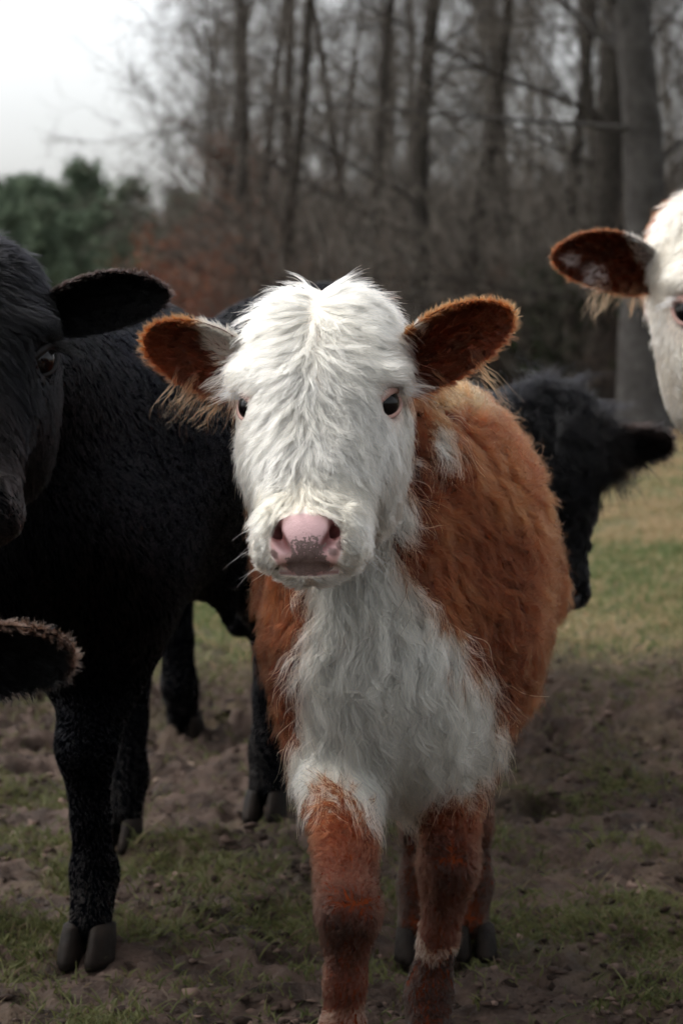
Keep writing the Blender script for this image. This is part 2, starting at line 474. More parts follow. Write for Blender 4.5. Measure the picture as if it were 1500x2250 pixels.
def head_length(p):
    z = p[:, 2]; y = p[:, 1]; ax = np.abs(p[:, 0])
    L = lerp1(.036, .043, sstep(.0, .1, z))
    L = lerp1(L, .026, sstep(-.02, -.08, z))
    L = lerp1(L, .020, sstep(.0, .06, y) * sstep(.04, 0, z))
    L = lerp1(L, .010, sstep(-.112, -.132, z) * sstep(-.055, -.085, y))
    L = lerp1(L, .013, sstep(-.182, -.195, z))
    de = np.linalg.norm(np.stack([ax, y, z], 1) - EYE_C, axis=1)
    L = L * lerp1(.25, 1, sstep(.025, .048, de))
    return L

def ear_width(s, side):
    k = [0, .08, .2, .4, .6, .78, .9, .97, 1]
    return np.interp(s, k, [.40, .52, .68, .80, .80, .70, .52, .30, .06] if side > 0 else [.62, .85, 1.10, 1.22, 1.12, .86, .56, .30, .06])

def ear_mesh(base, tip, front, up_bulge, width, cup=0.34, nS=22, nA=15, thick=0.0035, droop=0.0):
    """A cupped leaf from base to tip; front = the way the opening looks. Returns verts, quads, and per-vertex (s, a, side)."""
    base = np.asarray(base, float); tip = np.asarray(tip, float); ax = tip - base; Ln = np.linalg.norm(ax); ax /= Ln
    fr = np.asarray(front, float); fr = fr - ax * (fr @ ax); fr /= np.linalg.norm(fr)
    up = np.cross(fr, ax); up = up if up[2] > 0 else -up
    s = np.linspace(0, 1, nS); a = np.linspace(-1, 1, nA)
    wU = ear_width(s, 1) * width * .5; wL = ear_width(s, -1) * width * .5
    V, info = [], []
    for side in (0, 1):
        for si, wu_, wl_ in zip(s, wU, wL):
            c = base + ax * Ln * si + up * (up_bulge * math.sin(si * math.pi * .9)) - np.array([0, 0, 1]) * droop * si * si
            cd = cup * (1.25 - .65 * si)
            for ai in a:
                w = wu_ if ai > 0 else wl_
                lat = ai * w * (1 - .12 * abs(ai) ** 3)
                dep = w * cd * (abs(ai) ** 2.2) * (1.25 if ai > 0 else .9)
                # the rims roll forward
                q = c + up * lat + fr * (dep - w * cd * .5)
                if side: q = q - fr * thick * (1.1 - ai * ai * .8) * (2.2 - 1.4 * si)
                V.append(q); info.append((si, ai, side))
    V = np.array(V); info = np.array(info); F = []
    for side in (0, 1):
        o = side * nS * nA
        for i in range(nS - 1):
            for j in range(nA - 1):
                f = [o + i * nA + j, o + i * nA + j + 1, o + (i + 1) * nA + j + 1, o + (i + 1) * nA + j]
                F.append(f if side else f[::-1])
    o = nS * nA
    for i in range(nS - 1):
        for j in (0, nA - 1):
            f = [i * nA + j, (i + 1) * nA + j, o + (i + 1) * nA + j, o + i * nA + j]
            F.append(f if j else f[::-1])
    i = nS - 1
    for j in range(nA - 1): F.append([i * nA + j, i * nA + j + 1, o + i * nA + j + 1, o + i * nA + j])
    F = np.array(F)
    # orient: the front sheet must look along fr
    T = F[0]; n0 = np.cross(V[T[1]] - V[T[0]], V[T[2]] - V[T[0]])
    if n0 @ fr < 0: F = F[:, ::-1]
    return V.astype(np.float32), F, info, ax, up, fr

def sphere(c, r, nu=28, nv=18):
    V = [(0, 0, 1)]
    for i in range(1, nv):
        th = math.pi * i / nv
        for j in range(nu):
            ph = 2 * math.pi * j / nu; V.append((math.sin(th) * math.cos(ph), math.sin(th) * math.sin(ph), math.cos(th)))
    V.append((0, 0, -1)); F = []
    for j in range(nu): F.append((0, 1 + j, 1 + (j + 1) % nu)); 
    for i in range(nv - 2):
        for j in range(nu):
            a = 1 + i * nu; b = a + nu; F.append((a + j, b + j, b + (j + 1) % nu, a + (j + 1) % nu))
    e = len(V) - 1; a = 1 + (nv - 2) * nu
    for j in range(nu): F.append((a + j, e, a + (j + 1) % nu))
    return np.array(V) * r + np.asarray(c), F

def lid_ring(sx, n=40, k=10):
    """The rim of skin round an eye: an almond, thicker above."""
    nn = EYE_N / np.linalg.norm(EYE_N); upv = np.array([0, -.15, 1.0]); upv -= nn * (upv @ nn); upv /= np.linalg.norm(upv)
    sd_ = np.cross(upv, nn); V, F = [], []
    tl_ = .38; sd_, upv = sd_ * math.cos(tl_) + upv * math.sin(tl_), upv * math.cos(tl_) - sd_ * math.sin(tl_)
    for i in range(n):
        th = 2 * math.pi * i / n; ct, st = math.cos(th), math.sin(th)
        ra = .0182 * (1 + .06 * abs(ct) ** 6); rb = .0100 if st > 0 else .0128
        off = math.sqrt(max(EYE_R ** 2 - (ra * ct) ** 2 - (rb * st) ** 2, 1e-8)) - .0008
        c = EYE_C + nn * off + sd_ * ra * ct + upv * rb * st
        rd = sd_ * ct + upv * st
        tr = .0058 if st > 0 else .0030
        for j in range(k):
            a = 2 * math.pi * j / k; V.append(c + rd * tr * .85 * math.cos(a) + rd * .0022 + nn * tr * .7 * math.sin(a))
        for j in range(k):
            a = i * k; b = ((i + 1) % n) * k; F.append((a + j, b + j, b + (j + 1) % k, a + (j + 1) % k))
    V = np.array(V)
    if sx < 0: V[:, 0] *= -1; F = [f[::-1] for f in F]
    return V, np.array(F)

def head_matrix(loc, scale=1.0, yaw=0, pitch=0, roll=0):
    return Matrix.Translation(Vector(loc)) @ Matrix.Rotation(rad(yaw), 4, 'Z') @ Matrix.Rotation(rad(roll), 4, 'Y') @ Matrix.Rotation(rad(pitch), 4, 'X') @ Matrix.Scale(scale, 4)

def xf(M, P):
    A = np.array(M); sh = P.shape
    return (P.reshape(-1, 3) @ A[:3, :3].T + A[:3, 3]).reshape(sh).astype(np.float32)

# ------------------------------------------------------------------ the body of cattle, in world metres
def body_prims(front, rear, ztop, zbot, hw, h, neck_to, neck_r, legs, extra=()):
    """legs: list of (kind, top xy, [joint points], [radii])."""
    fx, fy = front; rx, ry = rear
    ang = math.atan2(-(rx - fx), (ry - fy))
    ln = math.hypot(rx - fx, ry - fy)
    ax = np.array([(rx - fx) / ln, (ry - fy) / ln, 0])
    F3 = np.array([fx, fy, 0.]); R3 = np.array([rx, ry, 0.])
    zc = (ztop + zbot) / 2; rz = (ztop - zbot) / 2
    P = []
    P.append(('e', (F3 + R3) / 2 + [0, 0, zc], (hw, ln * .5 + .10 * h, rz), ang, .05))
    P.append(('e', F3 + ax * .10 * h + [0, 0, zc + .02 * h], (hw * .82, .20 * h, rz * .98), ang, .10))
    P.append(('e', F3 - ax * .01 * h + [0, 0, zc - .04 * h], (hw * .62, .13 * h, rz * .78), ang, .10))
    P.append(('e', R3 - ax * .06 * h + [0, 0, ztop - .24 * h], (hw * .88, .21 * h, .235 * h), ang, .10))
    nb = F3 + ax * .12 * h + np.array([0, 0, ztop - .17 * h])
    P.append(('c', nb, neck_to, .19 * h, neck_r, .10))
    tb = R3 + ax * .15 * h + np.array([0, 0, ztop - .10 * h]); tm_ = tb + ax * .045 * h - np.array([0, 0, .22 * h])
    P.append(('c', tb, tm_, .028 * h, .020 * h, .04)); P.append(('c', tm_, tm_ - np.array([0, 0, .26 * h]), .020 * h, .026 * h, .02))
    for k, J, Rr in legs:
        for i in range(len(J) - 1):
            P.append(('c', J[i], J[i + 1], Rr[i], Rr[i + 1], .05 if i == 0 else .022))
    P += list(extra)
    return P

def prims_f(P):
    def f(p):
        d = None
        for q in P:
            if q[0] == 'e': e = ell(p, q[1], q[2], q[3])
            else: e = cone(p, q[1], q[2], q[3], q[4])
            d = e if d is None else smin(d, e, q[-1])
        return d
    return f

def front_leg(foot, top, h, knee=None, thick=0.9, fwd=(0, -1)):
    fx, fy = foot; tx, ty = top
    k = np.array(knee) if knee is not None else np.array([fx * .75 + tx * .25, fy * .7 + ty * .3, .335 * h])
    J = [np.array([tx, ty, .66 * h]), np.array([tx * .9 + fx * .1, ty + .02 * h, .51 * h]), k, np.array([(k[0] * .45 + fx * .55), k[1] * .45 + fy * .55 + .004, .20 * h]),
         np.array([fx, fy + .012, .118 * h]), np.array([fx + fwd[0] * .02, fy + fwd[1] * .02, .05 * h])]
    R = np.array([.115, .068, .047, .029, .037, .035]) * h * thick
    return ('f', J, list(R))

def hind_leg(foot, top, h, ax, thick=1.0):
    fx, fy = foot; tx, ty = top; a = np.array([ax[0], ax[1]])
    T = np.array([tx, ty]); Fo = np.array([fx, fy])
    J = [np.r_[T, .66 * h], np.r_[T * .7 + Fo * .3 - a * .07 * h, .50 * h], np.r_[Fo + a * .05 * h, .36 * h], np.r_[Fo + a * .025 * h, .22 * h], np.r_[Fo + a * .01, .118 * h], np.r_[Fo - a * .02, .05 * h]]
    R = np.array([.15, .10, .046, .034, .038, .036]) * h * thick
    return ('h', J, list(R))

def hoof_mesh(foot, h, ang):
    """Two claws side by side on the ground, toes along -y turned by ang."""
    V, F = [], []
    ca, sa = math.cos(ang), math.sin(ang)
    for s in (-1, 1):
        o = len(V); n = 14; rings = [(0.0, 1.0, -.010), (.010, 1.0, -.008), (.026, .90, .0), (.042, .78, .008), (.047, .3, .010)]
        for z, k, sh_ in rings:
            for i in range(n):
                t = 2 * math.pi * i / n
                x = .0205 * k * math.cos(t) * (1.0 - .25 * max(0, -math.sin(t))) + s * (.0225 - .004 * max(0, -math.sin(t)))
                y = .042 * k * math.sin(t) + sh_ - .006
                x *= h / .8 * .80; y *= h / .8 * .85
                V.append((foot[0] + x * ca - y * sa, foot[1] + x * sa + y * ca, z * h / .8 - .004))
        for r_ in range(len(rings) - 1):
            for i in range(n):
                a = o + r_ * n; b = a + n; F.append((a + i, a + (i + 1) % n, b + (i + 1) % n, b + i))
        F.append(tuple(o + (len(rings) - 1) * n + i for i in range(n))); F.append(tuple(o + n - 1 - i for i in range(n)))
    return np.array(V), F

CAMP = np.array([0, 0, CAM_H])
def facing(c, N, base=.12):
    v = nrm(CAMP - c); return base + np.clip((v * N).sum(1) + .25, 0, 1)

def build_cattle(spec):
    """One animal: body (trunk, legs, head and ears in one mesh), fur, eyes, eyelids, eyelashes, hooves."""
    g = lambda k, d=None: spec.get(k, d)
    root = empty(spec['name'], spec['base'])
    tag(root, spec['label'], spec['cat'])
    off = np.asarray(spec['base'], np.float32)
    M = spec['head']; s = spec['scale']; Minv = M.inverted()
    f = prims_f(spec['prims']); lo, hi = spec['bounds']
    fd = Field(f, lo, hi, g('res', .010), spec['prims'])
    BV, BQ = surface_nets(fd)
    hv = xf(M, HV)
    colB = spec['coat'](BV); colH = spec['face'](HV, hv)
    wetB = np.zeros(len(BV)); wetH = np.maximum(nose_mask(HV), lip_mask(HV))
    Vs, Qs, Cs, Ws = [BV, hv], [BQ, HQ + len(BV)], [colB, colH], [wetB, wetH]
    o = len(BV) + len(hv); ears = []
    for e in spec['ears']:
        v, q, info, ax, up, fr = ear_mesh(**e['shape'])
        w = xf(M, v); col = e['skin'](info)
        Vs.append(w); Qs.append(q + o); Cs.append(col); Ws.append(np.zeros(len(w))); o += len(w)
        ears.append((e, v, q, info, ax, up, fr))
    V = np.concatenate(Vs); Q = np.concatenate(Qs)
    # tie head and ears to the trunk inside the neck, where the shapes overlap
    kd = kdtree.KDTree(len(BV))
    for j, c in enumerate(BV): kd.insert(c, j)
    kd.balance(); o = len(BV); links = []
    dh = fd.sample(hv); j = int(np.argmin(dh)); near = [q[1] for q in kd.find_n(hv[j], 2)]
    fh_ = HQ[np.flatnonzero((HQ == j).any(1))[0]]; k2 = [v for v in fh_ if v != j][0]
    links.append([o + j, o + k2, near[0], near[1]]); o += len(hv)
    kh = kdtree.KDTree(len(hv))
    for j, c in enumerate(hv): kh.insert(c, j)
    kh.balance()
    for v_ in Vs[2:]:
        near = [q[1] for q in kh.find_n(v_[7], 2)]; links.append([o + 7, o + 8, len(BV) + near[0], len(BV) + near[1]]); o += len(v_)
    Q = np.concatenate([Q, np.array(links)])
    mesh_obj("body", V - off, Q, M_SKIN, root, np.concatenate(Cs), extra=np.concatenate(Ws), extra2=np.r_[np.zeros(len(BV)), g('freckle', lambda p: np.zeros(len(p)))(HV), np.zeros(len(V) - len(BV) - len(HV))])
    # eyes
    for sx in (-1, 1):
        c = EYE_C * [sx, 1, 1]
        v, q = sphere(c, EYE_R); me = mesh_obj("eye", xf(M, v) - off, q, M_EYE, root)
        v, q = lid_ring(sx); n = len(v)
        lc = np.tile(np.array(g('lid', (.42, .26, .22))), (n, 1)) * (1 + vnoise(v, 300, 2) * .25)[:, None]
        mesh_obj("eyelid", xf(M, v) - off, q, M_SKIN, root, lc, extra=np.full(n, .6))
    for ft, an in spec['feet']:
        v, q = hoof_mesh(ft, spec['h'], an); mesh_obj("hoof", v - off, q, M_HOOF, root)
    if FUR <= 0: return root
    XS, RS, KS = [], [], []
    # head fur, grown in the head's own frame
    nH = int(g('n_head', 40000) * FUR)
    cam_l = np.array(Minv @ Vector(CAMP))
    def wgt(c, N):
        v = nrm(cam_l - c); k = .10 + np.clip((v * N).sum(1) + .25, 0, 1)
        k = k * np.where(fd.sample(xf(M, c)) < -.012, .0, 1)
        return k * (1 - nose_mask(c)) * (1 - .9 * lip_mask(c)) * sstep(.0205, .0255, np.linalg.norm(np.c_[np.abs(c[:, :1]), c[:, 1:]] - EYE_C, axis=1))
    P, N = scatter(HV, HQ, nH, wgt, np.random.default_rng(11))
    k = (nose_mask(P) < .35) & (lip_mask(P) < .5); P, N = P[k], N[k]
    L = spec['hlen'](P) / s if g('hlen') else head_length(P) / s
    lift = lerp1(.24, .36, sstep(.08, .115, P[:, 2])); lift = lerp1(lift, .42, sstep(-.085, -.10, P[:, 1]) * sstep(-.12, -.14, P[:, 2]))
    X, L2 = grow(P, N, head_flow(P), L, lift, clump=g('hclump', .0050), cstr=g('hcstr', .66), curl=g('hcurl', .10), cfreq=1.1, frizz=g('hfrizz', .07), follow=HEAD, seg=g('seg', 6), wander=g('hwander', .30), seed=21)
    # nothing may lie over the eyes, the nose or the mouth
    q = X.reshape(-1, 3); qa = np.c_[np.abs(q[:, :1]), q[:, 1:]]
    ev = qa - EYE_C; ea = ev @ EYE_N; el_ = np.linalg.norm(ev - ea[:, None] * EYE_N, axis=1)
    ef = qa - (EYE_C + EYE_N * .016 + np.array([.0035, 0, 0]))
    bad = ((ea > .004) & (ea < .06) & (el_ < .0175)) | ((np.hypot(ef[:, 0] * 1.2, ef[:, 2] + .004) < .0120) & (ef[:, 1] < .004)) | (nose_mask(q) > .6)
    bad = bad.reshape(X.shape[:2]).any(1); X, P, L2 = X[~bad], P[~bad], L2[~bad]
    XS.append(xf(M, X)); KS.append(spec['face_hair'](P, xf(M, P))); RS.append(strand_radius(len(X), X.shape[1], np.full(len(X), g('rad', .00034))))
    # ears
    for e, v, q, info, ax, up, fr in ears:
        r = np.random.default_rng(5); n = int(g('n_ear', 14000) * FUR)
        P, N = scatter(v, q, n, None, r)
        rel = P - np.asarray(e['shape']['base']); Ln = np.linalg.norm(np.asarray(e['shape']['tip']) - np.asarray(e['shape']['base']))
        si = (rel @ ax) / Ln; lat = rel @ up; wS = np.where(lat > 0, ear_width(si, 1), ear_width(si, -1)) * e['shape']['width'] * .5
        ai = np.clip(lat / np.maximum(wS, .004), -1.2, 1.2); frt = (N @ fr) > 0
        D = ax[None] * (1 - .5 * np.abs(ai)[:, None]) + up[None] * (ai * .8)[:, None] + fr[None] * .15
        rim = sstep(.72, .98, np.maximum(np.abs(ai), si ** 2))
        Lh = e['len'] * (np.where(frt, 1.0, .85) - .25 * rim) * r.uniform(.7, 1.2, len(P))
        lift = np.where(frt, .42, .30) + .3 * rim
        X, L2 = grow(P, N, D, Lh / s, lift, clump=.004, cstr=.5, curl=.05, frizz=.10, follow=None, seg=g('seg', 6), wander=.3, seed=31)
        XS.append(xf(M, X)); KS.append(e['hair'](si, ai, frt, rim, P)); RS.append(strand_radius(len(X), X.shape[1], np.full(len(X), g('rad', .00034) * .95)))
        # long hair from the mouth of the ear and a fringe that hangs off its lower edge
        nf = int(e.get('fringe', 0) * FUR)
        if nf:
            base = np.asarray(e['shape']['base']); u = r.random(nf)
            cl_ = r.integers(0, e.get('tufts', 12), nf); cp = r.random(e.get('tufts', 12)) * .62 + .06; u = np.clip(cp[cl_] + r.normal(0, .022, nf), .02, .85)
            w = ear_width(u, -1) * e['shape']['width'] * .5
            P = base + ax * (u * Ln)[:, None] - up * (w * r.uniform(.25, .98, nf))[:, None] + fr * (w * .28)[:, None]
            N = np.tile(fr, (nf, 1)); D = -up + ax * r.normal(.25, .2, (nf, 1)) + np.zeros((nf, 3)); tl = r.uniform(.6, 1.25, e.get('tufts', 12))
            X, L2 = grow(P.astype(np.float32), N.astype(np.float32), D.astype(np.float32), e.get('flen', .03) * tl[cl_] / s, .35, clump=.006, cstr=.75, curl=.08, frizz=.09, seg=g('seg', 6), wander=.3, droop=.25, seed=33)
            XS.append(xf(M, X)); KS.append(np.array(e['fcol']) * r.uniform(.75, 1.25, (nf, 1))); RS.append(strand_radius(nf, X.shape[1], np.full(nf, g('rad', .00034) * .8)))
    # body fur
    nB = int(g('n_body', 60000) * FUR)
    def wb(c, N):
        return facing(c, N) * np.where(HEAD.sample(xf(Minv, c)) < -.010, 0, 1) * spec.get('bweight', lambda c: 1.0)(c)
    P, N = scatter(BV, BQ, nB, wb, np.random.default_rng(12))
    fl, Lb, lf, cl_, dr = spec['bfur'](P, N)
    X, L2 = grow(P, N, fl, Lb, lf, clump=cl_, cstr=.68, curl=g('bcurl', .08), cfreq=1.0, frizz=g('bfrizz', .08), follow=fd, hug=g('hug', 1.15), droop=dr, seg=g('seg', 6), wander=g('bwander', .3), seed=41)
    q = X[:, ::2].reshape(-1, 3); ins = (HEAD.sample(xf(Minv, q)) < -.004).reshape(len(X), -1).any(1)
    inb = (xf(Minv, X[:, 0])[:, :] > HEAD.lo).all(1) & (xf(Minv, X[:, 0]) < np.array([.125, .175, .16])).all(1)
    k = ~(ins & inb); X, P = X[k], P[k]
    XS.append(X); KS.append(spec['coat_hair'](P)); RS.append(strand_radius(len(X), X.shape[1], np.full(len(X), g('rad', .00034) * 1.15)))
    X = np.concatenate(XS); K = np.concatenate(KS); R = np.concatenate(RS)
    rr = np.random.default_rng(2); K = np.clip(K * rr.normal(1, g('kvar', .12), (len(K), 1)).clip(.6, 1.4), .002, .97)
    curves_obj("fur", X - off, R, K, M_HAIR, root)
    # eyelashes and whiskers
    r = np.random.default_rng(9)
    for sx in (-1, 1):
        n = 90; th = r.uniform(.15, 1.0, n) * math.pi * .62
        nn = EYE_N / np.linalg.norm(EYE_N); upv = np.array([0, -.15, 1.0]); upv -= nn * (upv @ nn); upv /= np.linalg.norm(upv); sd_ = np.cross(upv, nn)
        P = EYE_C + nn * .0105 + sd_ * (np.cos(th) * .0185)[:, None] + upv * (np.sin(th) * .0175)[:, None]
        out_ = nn * .45 + sd_ * .85 + upv * .15; D0 = nrm(out_ + r.normal(0, .12, (n, 3)))
        t = np.linspace(0, 1, 7)[None, :, None]; Ls = (r.uniform(.022, .046, n) / s)[:, None, None]
        X = P[:, None] + Ls * (D0[:, None] * t + np.array([.10, 0, -.38]) * t * t)
        X[..., 0] *= sx
        curves_obj("eyelashes", xf(M, X) - off, strand_radius(n, 7, np.full(n, g('rad', .00034) * 1.1)), np.tile(np.array(g('lash', (.85, .82, .78))), (n, 1)), M_HAIR, root)
    nw = g('whiskers', 0)
    if nw:
        sx = np.where(r.random(nw) < .6, -1., 1.)
        P = np.stack([sx * r.uniform(.040, .050, nw), r.uniform(-.130, -.09, nw), r.uniform(-.178, -.130, nw)], 1)
        D0 = nrm(np.stack([sx * r.uniform(.6, 1.1, nw), r.uniform(-.25, .2, nw), r.uniform(-.6, .12, nw)], 1)); Ls = r.uniform(.02, .055, nw)[:, None, None]
        t = np.linspace(0, 1, 9)[None, :, None]
        X = P[:, None] + Ls * (D0[:, None] * t + np.stack([r.normal(0, .1, nw), r.normal(0, .1, nw), r.normal(-.25, .25, nw)], 1)[:, None] * t * t)
        curves_obj("whiskers", xf(M, X) - off, strand_radius(nw, 9, np.full(nw, .00022)), np.tile((.75, .72, .68), (nw, 1)), M_HAIR, root)
    return root

# ================================================================== THE GROUND
def axis(dense0, dense1, step, far0, far1, grow_=1.16):
    a = list(np.arange(dense0, dense1 + 1e-6, step))
    s_ = step; x = a[-1]
    while x < far1: s_ *= grow_; x += s_; a.append(x)
    s_ = step; x = a[0]; pre = []
    while x > far0: s_ *= grow_; x -= s_; pre.append(x)
    return np.array(pre[::-1] + a)

def ridged(p, f, s): return 1 - np.abs(vnoise(p, f, s))

def ground_z(x, y):
    p = np.stack([x, y, np.zeros_like(x)], 1)
    near = sstep(16, 6.5, y)
    mud = .5 + .5 * vnoise(p, .9, 3)
    band = np.exp(-((y - 5.9) / .75) ** 2)
    amp = near * (.5 + .5 * mud + .9 * band)
    z = amp * (.020 * vnoise(p, 4.5, 1) + .022 * vnoise(p, 11, 2) + .020 * (ridged(p, 21, 5) - .5) + .013 * vnoise(p, 46, 6) + .008 * (ridged(p, 75, 7) - .5) + .005 * vnoise(p, 95, 10))
    hp = vnoise(p, 8.5, 9); z -= amp * .035 * sstep(.35, .62, hp)
    z += (1 - near) * .02 * vnoise(p, 1.2, 8)
    # the wooded ground rises away from the pasture
    side = sstep(-.085, -.015, x / np.maximum(y, 1.0))
    z += side * 4.8 * sstep(34, 150, y) + 2.5 * sstep(150, 320, y)
    z += .25 * sstep(20, 60, y) * vnoise(p, .09, 12)
    return z

def make_ground():
    xs = axis(-1.25, 1.25, .0095, -700, 700); ys = axis(2.2, 7.4, .0105, -60, 900)
    X, Y = np.meshgrid(xs, ys, indexing='ij'); x, y = X.ravel(), Y.ravel()
    V = np.stack([x, y, ground_z(x, y)], 1)
    nx, ny = X.shape; i = np.arange(nx - 1)[:, None] * ny + np.arange(ny - 1)[None]
    Q = np.stack([i, i + ny, i + ny + 1, i + 1], -1).reshape(-1, 4)
    m, nt, out = new_mat("pasture_ground")
    b = principled(nt, out, 0.6, 0.14)
    n1 = noise_node(nt, 9, 8, .65); n2 = noise_node(nt, 1.6, 6, .6); n3 = noise_node(nt, 60, 5, .7); n4 = noise_node(nt, 4.0, 6, .65)
    mud = ramp(nt, n1.outputs[0], [(.28, (.012, .0072, .0050)), (.42, (.058, .0380, .0285)), (.56, (.140, .096, .0760)), (.85, (.21, .150, .122))])
    soil = ramp(nt, n3.outputs[0], [(.3, (.010, .0065, .0048)), (.75, (.055, .038, .030))])
    mx = nt.nodes.new("ShaderNodeMix"); mx.data_type = 'RGBA'; mx.inputs["Factor"].default_value = .35
    nt.links.new(mud.outputs[0], mx.inputs["A"]); nt.links.new(soil.outputs[0], mx.inputs["B"])
    # moss and flattened grass, in patches near and nearly everywhere in the pasture
    gr = ramp(nt, n4.outputs[0], [(.25, (.055, .065, .020)), (.5, (.125, .120, .045)), (.62, (.23, .165, .088)), (.8, (.28, .20, .12))])
    tc = nt.nodes.new("ShaderNodeTexCoord"); sep = nt.nodes.new("ShaderNodeSeparateXYZ"); nt.links.new(tc.outputs["Object"], sep.inputs[0])
    far = nt.nodes.new("ShaderNodeMapRange"); far.interpolation_type = 'SMOOTHSTEP'
    far.inputs["From Min"].default_value = 6.0; far.inputs["From Max"].default_value = 8.2
    nt.links.new(sep.outputs["Y"], far.inputs["Value"])
    ptch = ramp(nt, n2.outputs[0], [(.50, (0, 0, 0)), (.64, (.28, .28, .28))])
    mxm = nt.nodes.new("ShaderNodeMath"); mxm.operation = 'MAXIMUM'
    nt.links.new(ptch.outputs[0], mxm.inputs[0]); nt.links.new(far.outputs[0], mxm.inputs[1])
    ml = nt.nodes.new("ShaderNodeMath"); ml.operation = 'MULTIPLY'
    cut = ramp(nt, n1.outputs[0], [(.35, (.5, .5, .5)), (.55, (1, 1, 1))]); nt.links.new(mxm.outputs[0], ml.inputs[0]); nt.links.new(cut.outputs[0], ml.inputs[1])
    m2 = nt.nodes.new("ShaderNodeMix"); m2.data_type = 'RGBA'
    nt.links.new(ml.outputs[0], m2.inputs["Factor"]); nt.links.new(mx.outputs["Result"], m2.inputs["A"]); nt.links.new(gr.outputs[0], m2.inputs["B"])
    # leaf litter under the trees
    lit = nt.nodes.new("ShaderNodeMapRange"); lit.interpolation_type = 'SMOOTHSTEP'; lit.inputs["From Min"].default_value = 23; lit.inputs["From Max"].default_value = 27
    nt.links.new(sep.outputs["Y"], lit.inputs["Value"])
    lc = ramp(nt, n4.outputs[0], [(.3, (.05, .034, .026)), (.55, (.10, .066, .050)), (.8, (.16, .10, .075))])
    m3 = nt.nodes.new("ShaderNodeMix"); m3.data_type = 'RGBA'
    nt.links.new(lit.outputs[0], m3.inputs["Factor"]); nt.links.new(m2.outputs["Result"], m3.inputs["A"]); nt.links.new(lc.outputs[0], m3.inputs["B"])
    nt.links.new(m3.outputs["Result"], b.inputs["Base Color"])
    rr = ramp(nt, n1.outputs[0], [(.3, (.55, .55, .55)), (.7, (.95, .95, .95))]); nt.links.new(rr.outputs[0], b.inputs["Roughness"])
    bump(nt, n3.outputs[0], 1.0, .03, b)
    o = mesh_obj("ground", V, Q, m); o["kind"] = "structure"; return o
make_ground()

def make_grass():
    r = np.random.default_rng(3)
    def blades(n, y0, y1, hw0, wfun, hfun, mask, tuft, seed):
        rr = np.random.default_rng(seed)
        nc = int(n * 3 / 9); y = np.exp(rr.uniform(math.log(y0), math.log(y1), nc)); x = rr.uniform(-1, 1, nc) * (.16 * y + hw0)
        p = np.stack([x, y, 0 * x], 1); k = rr.random(nc) < mask(p); p = p[k]
        p = np.repeat(p, rr.integers(3, 16, len(p)), 0)[:n]; p = p + rr.normal(0, 1, p.shape) * [tuft * .35, tuft * .35, 0] * rr.uniform(.4, 1.6, (len(p), 1))
        p[:, 2] = ground_z(p[:, 0], p[:, 1]) - .004
        m = len(p); h = hfun(p, rr); a = rr.uniform(0, 6.283, m); ln = rr.uniform(.15, 1.1, m) * h
        t = np.linspace(0, 1, 5)[None, :, None]
        dirv = np.stack([np.cos(a), np.sin(a), 0 * a], 1)
        X = p[:, None] + np.array([0, 0, 1.0]) * h[:, None, None] * (t - .25 * t * t) + dirv[:, None] * ln[:, None, None] * t ** 1.7
        w = wfun(p, rr); R = w[:, None] * np.array([.7, 1, .9, .6, .15])[None]
        g1 = lerp((.060, .085, .024), (.14, .165, .060), rr.random(m)); g1 = np.where((p[:, 1] < 6.8)[:, None], g1 * [.85, .72, .70], g1); g2 = lerp((.24, .17, .085), (.38, .28, .16), rr.random(m)); g2 = np.where((p[:, 1] < 6.8)[:, None], g2 * .4, g2)
        dead = (vnoise(p, 1.1, 21) * .5 + vnoise(p, .35, 22) * .5 + rr.normal(0, .25, m) + (p[:, 1] - 12) * .05) > .0
        dead = np.where(p[:, 1] < 6.5, rr.random(m) < .10, dead)
        return X, R, np.where(dead[:, None], g2, g1)
    near_mask = lambda p: np.clip(sstep(.0, .6, vnoise(p, 2.6, 31) * .5 + vnoise(p, 8, 32) * .6) * np.where((p[:, 1] > 5.1) & (p[:, 1] < 6.6), .40, 1) + .07, 0, 1)
    A = blades(95000, 2.3, 6.8, .2, lambda p, q: q.uniform(.0007, .0016, len(p)), lambda p, q: q.uniform(.007, .024, len(p)) * np.where(q.random(len(p)) < .06, 2.2, 1), near_mask, .035, 1)
    far_mask = lambda p: sstep(6.2, 8.0, p[:, 1] + vnoise(p, 1.4, 33) * .8) * (.35 + .65 * sstep(-.35, .3, vnoise(p, 2.0, 34)))
    B = blades(110000, 6.0, 27, .6, lambda p, q: q.uniform(.0012, .0022, len(p)) * (p[:, 1] / 8) ** .8, lambda p, q: q.uniform(.02, .055, len(p)), far_mask, .12, 2)
    X, R, K = (np.concatenate(z) for z in zip(A, B))
    o = curves_obj("grass", X, R, K, M_GRASS)
    tag(o, "short patchy grass and moss over the muddy pasture", "grass", kind="stuff")
make_grass()

